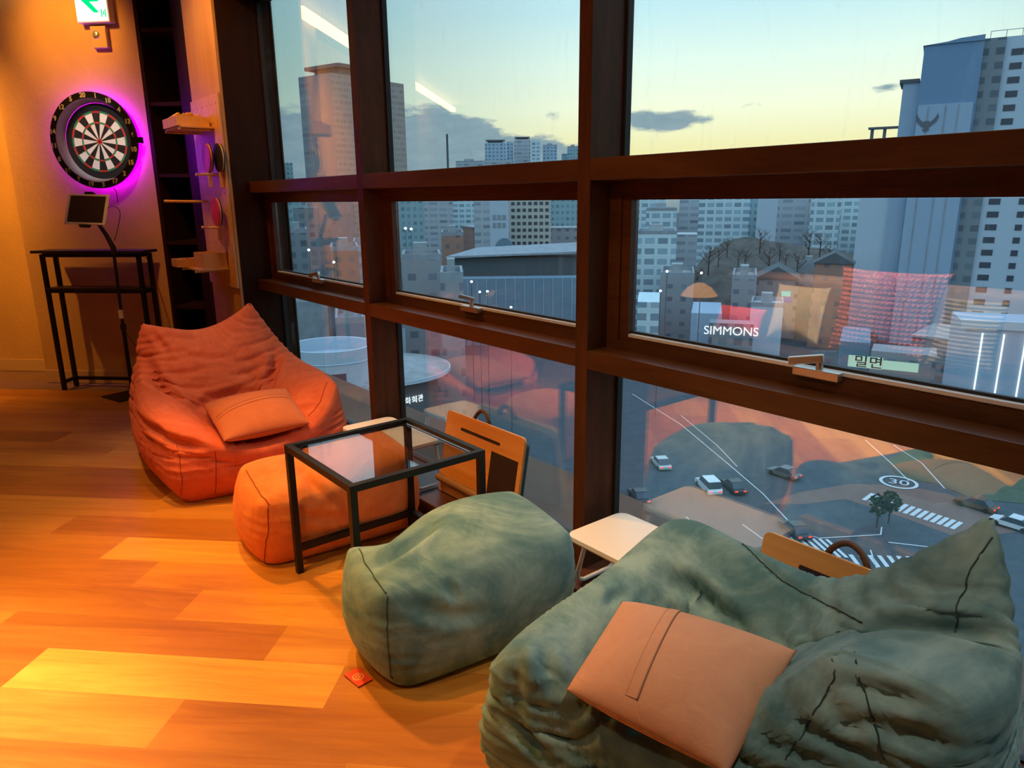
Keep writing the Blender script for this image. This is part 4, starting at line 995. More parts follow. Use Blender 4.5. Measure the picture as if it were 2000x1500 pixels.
t_.n('ShaderNodeOutputMaterial', {'Surface': t_.n('ShaderNodeBsdfPrincipled', {'Base Color': t_.mix(hh, (.40, .28, .15), (.90, .76, .50)), 'Roughness': .9, 'Normal': t_.n('ShaderNodeBump', {'Height': hh, 'Strength': 1.0, 'Distance': .02})})}); MT['ribbed'] = m_
cushion([(-.66, 1.55, .42), (-.66, 2.09, .42), (-.82, 2.13, .90), (-.82, 1.51, .90)][::-1], .07, 'large red waffle knit cushion leaning on the sofa back, seen reflected in the window', 'waffle', 'seamo', level=3, keep=.05)
cushion([(-.60, 1.20, .43), (-.60, 1.52, .43), (-.70, 1.50, .79), (-.70, 1.20, .79)][::-1], .06, 'cream ribbed cushion beside the red waffle cushion on the sofa', 'ribbed', 'seamt', level=3, keep=.05)
cushion([(-.66, 2.15, .43), (-.66, 2.50, .43), (-.78, 2.51, .77), (-.78, 2.16, .77)][::-1], .06, 'plain beige cushion on the far side of the red waffle cushion', 'beige', 'seamt', level=3, keep=.05)
cushion([(-.62, 2.53, .42), (-.62, 2.88, .42), (-.70, 2.88, .60), (-.70, 2.53, .60)][::-1], .05, 'small fluffy red cushion at the far end of the sofa', 'red', 'seamo', level=3, keep=.05)
lampo = thing('round_table_lamp', 'small lamp with scalloped amber shade at the far end of the sofa', 'lamp', (-.62, 3.0, .41))
MB().cyl((-.62, 3.0, .41), (-.62, 3.0, .66), .01).build('stem', 'brass', lampo, world=True); MB().lathe([(.001, .41), (.06, .41), (.06, .43), (.001, .435)], Matrix.Translation((-.62, 3.0, 0)), 24).build('base', 'brass', lampo, world=True)
MB().lathe([(.03, .74), (.08, .71), (.12, .66), (.118, .655), (.078, .705), (.03, .735)], Matrix.Translation((-.62, 3.0, 0)), 32).build('lamp_shade', emit('amber_shade', (1, .42, .10), 1.0), lampo, world=True)
# ------------------------------------------------------------------ the city outside
GZ = -35.
def bearing(px, py):
    d = FW+RT*((px-1000)/1403.)-UP*((py-750)/1403.); return d
def far(px, py, D):
    d = bearing(px, py); h = math.hypot(d.x, d.y); return Vector((0, 0, EYE))+d*(D/h)
def onground(px, py, z=GZ):
    d = bearing(px, py); return Vector((0, 0, EYE))+d*((z-EYE)/d.z)
def facade(name, wall, glass, fx=3.2, fz=2.9, wx=(.22, .78), wz=(.30, .80), lines=None, var=.08):
    wall = tuple(min(.8, v*1.3) for v in wall); glass = tuple(v*1.35 for v in glass)
    m, t = newmat(name); tcx = t.n('ShaderNodeTexCoord'); sx = t.n('ShaderNodeSeparateXYZ', {0: tcx.outputs['Object']}); g = t.n('ShaderNodeNewGeometry')
    xx = t.math('ADD', sx.outputs[0], t.math('MULTIPLY', sx.outputs[1], 1.0))
    fxn = t.math('FRACT', t.math('ADD', t.math('DIVIDE', xx, fx), 100.)); fzn = t.math('FRACT', t.math('DIVIDE', sx.outputs[2], fz))
    def band(v, a, b): return t.math('MULTIPLY', t.math('GREATER_THAN', v, a), t.math('LESS_THAN', v, b))
    w_ = t.math('MULTIPLY', band(fxn, *wx), band(fzn, *wz))
    up = t.math('LESS_THAN', t.math('ABSOLUTE', t.n('ShaderNodeSeparateXYZ', {0: g.outputs['Normal']}).outputs[2]), .5)
    w_ = t.math('MULTIPLY', w_, up)
    nz = t.n('ShaderNodeTexNoise', {'Vector': tcx.outputs['Object'], 'Scale': .12, 'Detail': 3.})
    wl = t.mix(nz.outputs[0], tuple(v*(1-var) for v in wall), tuple(v*(1+var) for v in wall))
    wnz = t.n('ShaderNodeTexWhiteNoise', {'Vector': t.n('ShaderNodeCombineXYZ', {0: t.math('FLOOR', t.math('DIVIDE', xx, fx)), 1: t.math('FLOOR', t.math('DIVIDE', sx.outputs[2], fz))})}, noise_dimensions='3D')
    gl = t.mix(wnz.outputs[0], tuple(v*.75 for v in glass), tuple(min(1, v*1.35) for v in glass))
    c = t.mix(w_, wl, gl)
    if lines:
        l = t.math('MULTIPLY', t.math('GREATER_THAN', fzn, .90), up); c = t.mix(l, c, lines)
    t.n('ShaderNodeOutputMaterial', {'Surface': t.n('ShaderNodeBsdfPrincipled', {'Base Color': c, 'Roughness': .75})}); return m
def LT(c, k=1.35): return tuple(min(.85, v*k) for v in c)
FA = dict(  # muted blue greys put distance haze into the wall colours
    blue=facade('facade_blue_grey', (.30, .40, .48), (.13, .19, .25)), pale=facade('facade_pale_grid', (.48, .58, .60), (.20, .28, .32), 3.6, 2.9, (.12, .88), (.22, .78), (.62, .70, .72)),
    teal=facade('facade_teal', (.22, .34, .36), (.12, .20, .23), 2.6, 3.1), cream=facade('facade_cream', (.55, .52, .44), (.25, .25, .25), 4.4, 3.0, (.34, .66), (.30, .66)),
    tower=facade('facade_tower', (.22, .21, .21), (.16, .18, .20), 2.2, 3.2, (.25, .78), (.25, .75)), tower_paintlit=facade('facade_tower_painted_lit', (.34, .27, .23), (.20, .17, .16), 2.2, 3.2, (.25, .75), (.25, .75)),  # second one is the brighter copy, light put into its colour
    slab=facade('facade_slab_grey', (.36, .38, .40), (.22, .25, .28), 5.0, 3.0, (.10, .90), (.34, .78)), dark=facade('facade_dark', (.17, .20, .22), (.09, .12, .14), 3.0, 3.0),
    house=facade('facade_house', (.24, .24, .25), (.12, .14, .17), 3.4, 3.2, (.3, .7), (.35, .7)), brickh=facade('facade_brick', (.30, .16, .12), (.14, .12, .12), 3.0, 3.1, (.3, .7), (.35, .75)))
for k, c, r in (('plainblue', (.33, .44, .56), .8), ('plainpale', (.50, .58, .66), .8), ('blueslab', (.16, .28, .42), .8), ('roofg', (.34, .37, .38), .8), ('roofd', (.10, .12, .13), .8), ('asphalt', (.060, .075, .090), .9), ('brownground', (.20, .115, .095), .9), ('verge', (.075, .10, .06), .95),
                ('linew', (.62, .66, .68), .8), ('concrete', (.30, .33, .36), .85), ('tree', (.045, .060, .035), .95), ('bark', (.07, .05, .04), .9), ('shed', (.16, .26, .33), .6), ('winpane', (.055, .075, .10), .25), ('letterd', (.12, .14, .17), .7)):
    MT[k] = principled(k, c, r, noise=(.6, .18) if k in ('asphalt', 'concrete', 'tree', 'verge', 'roofg') else None)
MT['hill'] = principled('bare_hill', (.09, .085, .075), .95, noise=(.25, .45))
MT['signlit'] = emit('lit_sign', (.86, .95, 1.), 1.5); MT['signgreen'] = emit('lit_green_sign', (.55, .95, .80), .75); MT['tail'] = emit('tail_light', (1., .05, .04), 3.); MT['teallit'] = emit('teal_sign', (.05, .75, .75), .8); MT['bluelit'] = emit('blue_sign', (.03, .10, .6), .6)
MT['streetl'] = emit('street_lamp_head', (.85, .95, 1.), 18.)
gm = MB(); gm.box(3.5, 1500, -900, 1500, GZ-1, GZ); tag(gm.build('ground', 'asphalt'), kind='structure')
TAKEN = []; FOOT = []
def footprint(x, y, ang, x0, x1, y0, y1):
    c, s_ = math.cos(ang), math.sin(ang); return [(x+c*a-s_*b, y+s_*a+c*b) for a, b in ((x0, y0), (x1, y0), (x1, y1), (x0, y1))]
def clash(A, B):
    for P, Q in ((A, B), (B, A)):
        for i in range(4):
            nx, ny = P[(i+1) % 4][1]-P[i][1], P[i][0]-P[(i+1) % 4][0]
            pa = [nx*x+ny*y for x, y in P]; qa = [nx*x+ny*y for x, y in Q]
            if max(pa) <= min(qa) or max(qa) <= min(pa): return False
    return True
def building(lab, px0, px1, pyt, D, depth=16, mat='blue', name='building', turn=0., group=None, roof=None):
    D0, dp0 = D, depth; best = None
    for kd in (1, 1.03, .97, 1.07, .93, 1.12, .89, 1.18, 1.25, .84, 1.33):
        for kp in (1, .6, .4):
            D, depth = D0*kd, dp0*kp
            pc = far((px0+px1)/2, pyt, D); a = far(px0, pyt, D); b = far(px1, pyt, D); wd = (Vector((a.x, a.y))-Vector((b.x, b.y))).length
            view = Vector((pc.x, pc.y, 0)).normalized(); ang = math.atan2(view.y, view.x)-PI/2+turn
            lo = 15. if name == 'apartment_tower' else .5
            fp = footprint(pc.x, pc.y, ang, -wd/2-lo, wd/2+(28 if name == 'apartment_tower' else .5), -1., depth+1.)
            if not any(clash(fp, q) for q in FOOT): best = 1; break
        if best: break
    FOOT.append(fp); TAKEN.append((pc.x*(1+depth/2/D), pc.y*(1+depth/2/D), max(wd, depth)*.6))
    h = pc.z-GZ
    r = thing(name, lab, 'building', (pc.x, pc.y, GZ), ang, group)
    MB().box(-wd/2, wd/2, 0, depth, 0, h).build('block', FA.get(mat, MT.get(mat)), r)
    if roof: roof(r, wd, depth, h)
    return r, wd, depth, h
def parapet(r, w, d, h):
    m = MB(); m.box(-w/2, w/2, 0, .4, h, h+1.0).box(-w/2, w/2, d-.4, d, h, h+1.0).box(-w/2, -w/2+.4, .4, d-.4, h, h+1).box(w/2-.4, w/2, .4, d-.4, h, h+1); m.build('parapet', 'concrete', r)
    MB().box(-w*.2, w*.15, d*.3, d*.6, h, h+2.6).build('roof_hut', 'roofg', r)
def crown(r, w, d, h):
    MB().box(-w*.36, w*.36, d*.15, d*.85, h, h+w*.12).build('upper_storey', 'roofd', r)
    MB().box(-w*.46, w*.46, d*.05, d*.95, h+w*.12, h+w*.16).build('roof_slab', 'roofg', r)
def gable(r, w, d, h):
    MB().poly([(-w/2-.4, -.4, h), (w/2+.4, -.4, h), (0, -.4, h+w*.30)], (0, d+.8, 0)).build('gable_roof', 'roofd', r)
def ribs(r, w, d, h, n=6, mat='plainpale'):
    for i in range(n+1): MB().box(-w/2+w*i/n-.25, -w/2+w*i/n+.25, -.3, 0, 0, h).build('pilaster', mat, r)
# ---- castle tower: one complex
D = 205.
r, w_, d_, h_ = building('great blue-grey apartment tower with emblem on its blank gable at far right', 1806, 1922, 84, D, 14, 'blueslab', name='apartment_tower')
ww = w_
low = MB().box(-ww/2-3.6, -ww/2+.1, 2, 13, 0, h_-7.6).build('side_wing', 'plainblue', r)
MB().box(-ww/2-4.4, -ww/2-.2, 1.6, 13.4, h_-7.6, h_-6.8).build('wing_eave', 'roofd', r)
m = MB(); m.poly([(-ww/2-.3, -.3, h_), (ww/2, -.3, h_), (ww/2, -.3, h_+1.2), (-ww/2+7, -.3, h_+.9), (-ww/2+4.5, -.3, h_+.4)], (0, 14, 0)); m.build('sloping_parapet', 'blueslab', r)
MB().box(-ww/2+.2, ww*.46, -.5, -.02, 0, h_-13.).build('lower_cladding', 'plainblue', r)
for xx in (-ww*.30, 0, ww*.22): MB().box(xx-.12, xx+.12, -.62, -.5, 0, h_-13.4).build('cladding_joint', 'concrete', r)
wing2 = MB().box(-ww/2-10.5, -ww/2-3.6, 3, 12, 0, h_-20.4).build('low_wing', 'plainpale', r)
m = MB()
for x in (-ww/2-9.4, -ww/2-6.6): m.box(x-.35, x+.35, 4, 5, h_-20.4, h_-17.6)
m.box(-ww/2-10.3, -ww/2-3.7, 3.6, 5.4, h_-17.6, h_-17.1); m.build('roof_pergola', 'roofd', r)
# emblem: spread-winged bird over two lines of lettering
ex_, ez_ = -ww*.30, h_-17.4
bird = [(0, -2.2), (.9, -1.5), (.5, -.9), (1.1, -.6), (2.4, .6), (2.9, 1.9), (2.6, 3.0), (2.2, 2.0), (1.4, 1.0), (.7, .6), (.4, 1.1), (0, .8), (-.4, 1.1), (-.7, .6), (-1.4, 1.0), (-2.2, 2.0), (-2.6, 3.0), (-2.9, 1.9), (-2.4, .6), (-1.1, -.6), (-.5, -.9), (-.9, -1.5)]
m = MB(); m.poly([(ex_+x*.82, -.64, ez_+z*.82) for x, z in bird], (0, .1, 0)); m.build('emblem', 'letterd', r)
for k, s_ in enumerate(('LOTTE', 'CASTLE')): text('lettering', s_, 2.2, frame((ex_-.3, -.62, ez_-4.1-2.1*k), (1, 0, 0), (0, 0, 1)), 'letterd', r, .05, .05, 1.0)
# window wing on the right, receding
wg = MB().box(ww/2, ww/2+26, 2, 16, 0, h_+.6).build('window_wing', 'plainpale', r)
MB().box(ww/2-.1, ww/2+4.2, 1.3, 2, 0, h_+.5).build('balcony_strip', FA['dark'], r)
for k in range(9): MB().box(ww/2+1+3*k, ww/2+1.12+3*k, 2.1, 2.2, h_+.6, h_+2.0).build('roof_rail_post', 'concrete', r)
MB().box(ww/2+1, ww/2+25.1, 2.1, 2.2, h_+2., h_+2.12).build('roof_rail', 'concrete', r)
o0 = MB().box(-1.15, 1.15, 1.9, 2.02, 0, 1.35).build('window', 'winpane', r); first = True
for j in range(24):
    for i in range(4):
        o = o0 if first else o0.copy()
        if not first: COL.objects.link(o); o.parent = r
        first = False; o.location = (ww/2+6.6+5.4*i, 0, h_-3.4-2.95*j); o.scale = (1 if i % 2 == 0 else .6, 1, 1)
for q_, rr_ in ((far(745, 715, 97), 10), (far(648, 700, 92), 7), (far(724, 712, 136)+Vector((0, 0, 0)), 5), (far(985, 492, 220), 6)): FOOT.append(footprint(q_.x, q_.y, 0, -rr_, rr_, -rr_, rr_))
q_ = far(975, 500, 190); FOOT.append(footprint(q_.x, q_.y, math.atan2(q_.y, q_.x)-PI/2, -15, 31, -9, 15)); TAKEN.append((q_.x, q_.y, 24))
q_ = far(1985, 640, 122); FOOT.append(footprint(q_.x, q_.y, math.atan2(q_.y, q_.x)-PI/2+.2, -7, 18, -1, 15)); TAKEN.append((q_.x, q_.y, 16))
q_ = far(646, 142, 420); FOOT.append(footprint(q_.x, q_.y, math.atan2(q_.y, q_.x)-PI/2, -25, 55, -2, 60)); TAKEN.append((q_.x+15, q_.y+25, 45))
# --- skyline seen through the left windows
r, w_, d_, h_ = building('distant teal apartment tower, far left in the skyline', 527, 571, 318, 520, 30, 'teal')
MB().box(-w_*.42, w_*.12, 4, 20, h_, h_+9).build('lift_tower', FA['teal'], r)
# great office tower, seen corner on
pc = far(646, 142, 420); tw = thing('office_tower', 'tall brown office tower with pagoda-like roof crown left of the first mullion', 'building', (pc.x, pc.y, GZ), 0)
va = Vector((pc.x, pc.y, 0)).normalized(); ang = math.atan2(va.y, va.x)-PI/2; tw.rotation_euler = (0, 0, ang)
H = pc.z-GZ
a_ = math.radians(47); L1, L2 = 25.5, 52.
c0 = Vector((0, 0, 0)); e1 = Vector((-math.cos(a_), math.sin(a_), 0)); e2 = Vector((math.cos(math.radians(38)), math.sin(math.radians(38)), 0))
m = MB(); m.poly([c0, c0+e2*L2, c0+e2*L2+e1*L1, c0+e1*L1], (0, 0, H)); m.build('shaft', FA['tower_paintlit'], tw)
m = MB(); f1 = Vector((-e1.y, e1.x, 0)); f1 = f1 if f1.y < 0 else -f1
m.poly([c0+f1*.2, c0+e1*L1+f1*.2, c0+e1*L1+f1*.02, c0+f1*.02], (0, 0, H)); m.build('painted_shade_face', FA['tower'], tw)  # thin sheet over one face, shade put into its colour
c1 = c0+e2*L2*.42+e1*L1*.5
def ringbox(cn, s, z0, z1, s2=None):
    m = MB(); q = [cn-e1*L1*.5*s-e2*L2*.30*s, cn-e1*L1*.5*s+e2*L2*.30*s, cn+e1*L1*.5*s+e2*L2*.30*s, cn+e1*L1*.5*s-e2*L2*.30*s]
    m.poly([p+Vector((0, 0, z0)) for p in q], (0, 0, z1-z0)); return m
ringbox(c0+e2*L2*.36+e1*L1*.45, .75, H, H+3.4).build('crown_base', FA['tower'], tw); ringbox(c0+e2*L2*.36+e1*L1*.45, 1.0, H+3.4, H+5.2).build('crown_eave', 'roofd', tw); ringbox(c0+e2*L2*.36+e1*L1*.45, .6, H+5.2, H+6.6).build('crown_roof', 'roofg', tw)
building('slim blue tower right behind the first mullion', 738, 766, 160, 470, 20, 'blue')
for a in ((890, 945, 317, 560, 'slab', parapet, 'low wide grey block at the left end of the middle window skyline'), (943, 1000, 313, 540, 'slab', None, 'low grey slab in front of the crowned tower'), (947, 988, 279, 620, 'blue', crown, 'grey tower with flared roof crown in the middle window skyline'), (989, 1003, 277, 640, 'blue', None, 'thin blue-grey tower directly right of the crowned tower'),
          (1004, 1036, 272, 650, 'slab', crown, 'stepped grey tower in the centre of the skyline'), (1037, 1056, 275, 630, 'pale', None, 'pale grid tower beside the stepped grey tower'), (1060, 1088, 285, 660, 'blue', parapet, 'blue-grey tower with rooftop light'), (1097, 1112, 300, 700, 'teal', None, 'short teal tower near the right mullion'), (1108, 1130, 288, 690, 'teal', parapet, 'teal stepped tower touching the right mullion'),
          (545, 600, 392, 300, 'teal', None, 'teal slab block behind the left opening window'), (572, 622, 405, 250, 'dark', None, 'dark glass office block in the left opening window'), (598, 690, 386, 330, 'tower', None, 'brown-grey podium block below the office tower'), (560, 600, 455, 200, 'dark', parapet, 'low dark block with roof lights in the left opening window'), (645, 700, 490, 170, 'brickh', parapet, 'low brick block at the right of the left opening window'), (690, 735, 478, 190, 'slab', parapet, 'low grey block behind the first mullion'),
          (778, 828, 385, 330, 'teal', None, 'teal tower at the left edge of the middle opening window'), (826, 884, 380, 380, 'slab', None, 'wide grey slab in the middle opening window'), (880, 935, 378, 400, 'pale', None, 'pale striped slab left of the sign slab'), (925, 956, 380, 300, 'slab', None, 'ribbed grey slab next to the sign slab'),
          (1078, 1130, 378, 380, 'teal', None, 'teal block at the right edge of the middle opening window'), (785, 862, 508, 120, 'house', parapet, 'near grey office block with roof parapet at the left of the middle opening window'), (862, 905, 460, 210, 'brickh', parapet, 'rosy block with framed upper storey behind the grey office block'), (860, 905, 545, 105, 'house', parapet, 'narrow near block right of the grey office block')):
    building(a[6], a[0], a[1], a[2], a[3], 18, a[4], roof=a[5])
# slab with sign plates and the cream slab with real windows
r, w_, d_, h_ = building('plain grey gable slab with two rows of dark sign plates', 956, 993, 378, 250, 14, 'plainpale')
m = MB()
for j in range(2):
    for i in range(3): m.box(-w_*.36+w_*.26*i, -w_*.17+w_*.26*i, -.15, 0, h_-8.6-2.6*j, h_-7.0-2.6*j)
m.build('sign_plates', 'concrete', r)
r, w_, d_, h_ = building('cream apartment slab with dark window rows in the middle opening window', 994, 1076, 378, 250, 14, 'plainpale')
r.children[0].data.materials[0] = principled('cream_wall', (.58, .54, .46), .85)
wme = MB(); wme.box(-.62, .62, -.12, .02, 0, 1.1); o0 = wme.build('window', 'winpane', r); first = True
for j in range(12):
    for i in range(7):
        x = -w_/2+1.4+i*(w_-2.8)/6
        o = o0 if first else o0.copy()
        if not first: COL.objects.link(o); o.parent = r
        first = False; o.location = (x, 0, h_-4.0-2.35*j)
for a in ((1237, 1300, 380, 330, 'pale', None, 'pale teal apartment tower at the left edge of the large opening window'), (1243, 1322, 458, 210, 'pale', parapet, 'balconied apartment block low at the left edge of the large window'), (1262, 1322, 412, 260, 'pale', parapet, 'stepped pale block behind the balconied apartments'), (1328, 1368, 380, 350, 'slab', None, 'grey-violet slab third from the left in the large window'),
          (1366, 1466, 378, 320, 'pale', None, 'wide white-lined apartment slab in the large opening window'), (1464, 1482, 378, 330, 'teal', None, 'dark recess block left of the blank slab'), (1521, 1585, 378, 330, 'slab', None, 'finely ribbed slab right of the blank pale gable'), (1586, 1645, 378, 310, 'pale', None, 'apartment tower with white balcony grid above the brown house'), (1646, 1690, 378, 320, 'pale', None, 'second balcony grid tower beside it'), (1690, 1752, 378, 300, 'pale', None, 'light tower with paired window columns left of the blue gable'),
          (1322, 1362, 458, 285, 'slab', None, 'violet-grey mid block with balcony rows'), (1290, 1356, 540, 188, 'house', parapet, 'white roofed low building on the slope at left of the large window'), (1430, 1478, 545, 180, 'house', parapet, 'flat grey building left of the gabled hall'), (1245, 1290, 590, 165, 'pale', None, 'low teal block in the lower left of the large window'),
          (1350, 1410, 612, 160, 'plainblue', None, 'blue-white box building left of the shop sign'), (1466, 1530, 600, 165, 'plainpale', parapet, 'pale box building right of the shop sign'), (1640, 1700, 668, 150, 'shed', None, 'teal roofed shed beside the window handle'), (1700, 1830, 690, 140, 'house', None, 'dark low restaurant block under the lit signboard')):
    building(a[6], a[0], a[1], a[2], a[3], 18, a[4], roof=a[5])
building('blank pale gable end slab in the large opening window', 1481, 1521, 378, 300, 14, 'plainpale')
r, w_, d_, h_ = building('grey gabled hall with small teal sign on its wall', 1476, 1560, 545, 195, 16, 'house', roof=gable)
MB().box(w_*.12, w_*.34, -.2, -.05, h_-4.4, h_-3.1).build('teal_sign', 'teallit', r); MB().box(w_*.08, w_*.38, -.2, -.05, h_-6.0, h_-4.6).build('blue_sign', 'bluelit', r)
building('brown gabled house behind the red cushion reflection', 1590, 1668, 515, 205, 16, 'brickh', roof=gable)
building('grey flat roofed house on the hill crest', 1560, 1600, 520, 210, 10, 'house', roof=parapet)
# shop with lit lettering
r, w_, d_, h_ = building('dark shop building carrying white lit lettering', 1385, 1472, 632, 152, 12, 'dark')
text('lettering', 'SIMMONS', 2.5, frame((0, -.2, h_-1.6), (1, 0, 0), (0, 0, 1)), 'signlit', r, .05, .0)
# restaurant signboard
pc = far(1724, 712, 136); va = Vector((pc.x, pc.y, 0)).normalized(); ang = math.atan2(va.y, va.x)-PI/2
r = thing('shop_signboard', 'long lit greenish-white signboard with black Korean letters right of the window handle', 'sign', (pc.x, pc.y, pc.z-1), ang-.06)
MB().box(-5.4, 0, -.5, -.2, .2, 2.2).build('letter_panel', 'signgreen', r); MB().box(.05, 5.4, -.5, -.2, .3, 1.8).build('side_panel', 'signgreen', r)
text('lettering', '\ubc00\uba74', 2.2, frame((-2.2, -.55, 1.15), (1, 0, 0), (0, 0, 1)), 'dblack', r, .02, .02, 1.15)
# slatted lit parking deck far right
pc = far(1985, 640, 122); va = Vector((pc.x, pc.y, 0)).normalized(); ang = math.atan2(va.y, va.x)-PI/2
r = thing('slatted_building', 'white building with tall thin lit vertical strips at lower far right', 'building', (pc.x, pc.y, GZ), ang+.2)
zs_ = pc.z-GZ; MB().box(-6.1, 17, 0, 14, 0, zs_).build('block', 'plainblue', r); MB().box(-6.6, 17.2, -.3, .2, zs_-.4, zs_+.8).build('roof_edge', 'plainpale', r)
for k in range(6): MB().box(-4.0+2.6*k, -3.8+2.6*k, -.25, -.05, zs_-10., zs_-1.).build('light_strip', 'signlit', r)
MB().box(-5.8, 17, -.12, 0, zs_-13.5, zs_-10.5).build('dark_band', 'roofd', r)
# culture hall: drum and saucer roof with lit lettering
hall = thing('culture_hall', 'round culture hall with saucer roof, pale drum tower and white lit lettering', 'building', tuple(onground(712, 800, -22.)*1.0)[:2]+(GZ,))
hc = far(745, 715, 97); TAKEN.append((hc.x, hc.y, 18));  hall.location = (hc.x, hc.y, GZ)
sz = far(745, 712, 97).z-GZ
MB().lathe([(7.6, 0), (7.6, sz-1.5)], None, 64).build('rotunda_wall', 'roofd', hall, auto=40)
MB().lathe([(0.01, sz+1.0), (3.4, sz+.9), (5.2, sz+.2), (9.2, sz-.3), (9.3, sz-.9), (7.6, sz-1.4)], None, 64).build('saucer_roof', 'roofg', hall, smooth=True)
MB().lathe([(9.22, sz-.35), (9.36, sz-.35), (9.36, sz-.85), (9.22, sz-.85)], None, 64, close=True).build('roof_rim', 'plainpale', hall)
q = Vector((hc.x, hc.y, 0)).normalized(); a0 = math.atan2(-q.y, -q.x)
for k, s_ in enumerate('\ubbfc\ubb38\ud654\ud68c\uad00'):
    a = a0+.16+.125*k; nx = Vector((math.cos(a), math.sin(a), 0)); T = frame(nx*7.8+Vector((0, 0, sz-3.4)), Vector((-nx.y, nx.x, 0)), (0, 0, 1)); text('lettering', s_, 1.0, T, 'signlit', hall, .05, .0)
dr = hall; dc = far(648, 700, 92); DT = Matrix.Translation((dc.x-hc.x, dc.y-hc.y, 0)); dz = far(648, 672, 92).z-GZ
MB().lathe([(5.4, dz-4.6), (5.4, dz-1.7), (5.5, dz-1.6), (5.4, dz-1.5), (5.4, dz), (4.9, dz), (4.9, dz-1.6), (.01, dz-1.6)], DT, 64).build('drum', 'plainpale', dr, auto=35)
MB().lathe([(5.5, dz-4.6), (6.4, dz-5.6), (6.4, dz-6.2), (5.7, dz-6.4), (5.7, 0)], DT, 64).build('skirt', 'roofg', dr, auto=35)
for a in (-1.88,): MB().box(-.9, .9, -.1, .1, 0, 1.6, DT @ Matrix.Translation((5.42*math.cos(a), 5.42*math.sin(a), dz-4.3)) @ Matrix.Rotation(a+PI/2, 4, 'Z')).build('drum_window', 'winpane', dr)
for a in ((560, 640, 600, 130, 'roofg', 'large flat pale roof left of the drum tower'), (655, 712, 632, 112, 'shed', 'small violet-grey roof block behind the drum tower'), (700, 735, 600, 140, 'cream', 'yellowish window block behind the first mullion low down'), (778, 838, 640, 125, 'plainpale', 'pale flat block under the middle sill'), (838, 905, 655, 135, 'brickh', 'rosy brick block right of the saucer roof')):
    building(a[5], a[0], a[1], a[2], a[3], 20, a[4], roof=parapet)
# long station roof, arch and sheds
pc = far(975, 500, 190); va = Vector((pc.x, pc.y, 0)).normalized(); ang = math.atan2(va.y, va.x)-PI/2
r = thing('station_roof', 'long flat canopy roof with dark soffit in the middle opening window', 'building', (pc.x, pc.y, GZ), ang)
zt = pc.z-GZ
m = MB(); m.poly([(-14, 0, zt), (22, 0, zt+1.), (24, 14, zt+2.6), (-6, 14, zt+1.4)], (0, 0, -.5)); m.build('canopy', 'concrete', r); MB().box(-12, 22, 2, 12, zt-6, zt-.6).build('dark_hall', 'roofd', r); MB().box(-14, 30, -8, -2, 0, zt-5).build('shed_row', 'shed', r)
ribs_ = [MB().box(-13+2.4*k, -12.8+2.4*k, -8.15, -8, 0, zt-5).build('shed_rib', 'plainblue', r) for k in range(18)]
r = thing('glass_dome', 'small teal glass arch in front of the cream slab', 'building', far(985, 492, 220)-Vector((0, 0, 1)), ang)
m = MB(); pts = [(-3.2*math.cos(PI*k/16), 0, 5.2*math.sin(PI*k/16)) for k in range(17)]; m.poly(pts, (0, 6, 0)); m.build('arch_volume', 'shed', r)
# construction mast
p_ = far(875, 330, 500); tag(MB().box(-.5, .5, -.5, .5, 0, far(872, 262, 500).z-GZ, Matrix.Translation((p_.x, p_.y, GZ))).build('radio_mast', 'roofd'), 'thin dark radio mast rising above the middle window skyline', 'mast')
# hill with bare trees
hp = [(1330, 560), (1372, 505), (1410, 474), (1455, 462), (1500, 470), (1560, 480), (1640, 490), (1700, 505), (1725, 560)]
m = MB(); top_ = [far(x, y, 250+8*(i % 2)) for i, (x, y) in enumerate(hp)]; n_ = len(top_)
rowA = [far(x, y+2, 235) for x, y in hp]; v0 = [m.bm.verts.new((p.x*.86, p.y*.86, GZ)) for p in rowA]; v1 = [m.bm.verts.new((p.x*.95, p.y*.95, (p.z+GZ)*.5)) for p in rowA]; v2 = [m.bm.verts.new(p) for p in top_]; v3 = [m.bm.verts.new((p.x*1.2, p.y*1.2, GZ)) for p in top_]
for A, B in ((v0, v1), (v1, v2), (v2, v3)):
    for i in range(n_-1): m.bm.faces.new((A[i], A[i+1], B[i+1], B[i]))
tag(m.build('hillside', 'hill', smooth=True), kind='structure')
def tree_mesh(seed, h=6., leafy=False):
    rr = random.Random(seed); m = MB(); m.tube([(0, 0, 0), (.1, 0, h*.4), (0, .1, h*.8)], [.16, .11, .04], 6)
    for k in range(16):
        a = rr.random()*6.28; z = h*(.3+.5*rr.random()); l = h*.32*(1.1-z/h)+.6
        e = Vector((math.cos(a)*l, math.sin(a)*l, z+l*.8)); m.tube([(0, 0, z), e], [.06, .02], 4)
        for j in range(3):
            b = rr.random()*6.28; f = e+Vector((math.cos(b)*.6, math.sin(b)*.6, .5)); m.tube([e*.8+Vector((0, 0, z))*.2, f], [.025, .012], 3)
    return m
tm = tree_mesh(1).build('bare_tree', 'bark'); me_t = tm.data; bpy.data.objects.remove(tm)
rr = random.Random(5)
for i in range(16):
    px = 1345+(i+.5+.5*rr.random())*320/16; ytop = np.interp(px, [p[0] for p in hp], [p[1] for p in hp]); D_ = 215+rr.random()*30
    p = far(px, ytop+rr.random()*45, D_); o = bpy.data.objects.new('bare_tree', me_t); COL.objects.link(o)
    o.location = (p.x, p.y, p.z-3.2); s_ = .8+.7*rr.random(); o.scale = (s_, s_, s_); o.rotation_euler = (0, 0, rr.random()*6)
    tag(o, 'leafless tree on the dark wooded hillside', 'tree', 'bare trees on the hillside')
crown_m, ct_ = newmat('crown'); MT['crown'] = principled('evergreen', (.04, .06, .035), .95, noise=(2, .4))
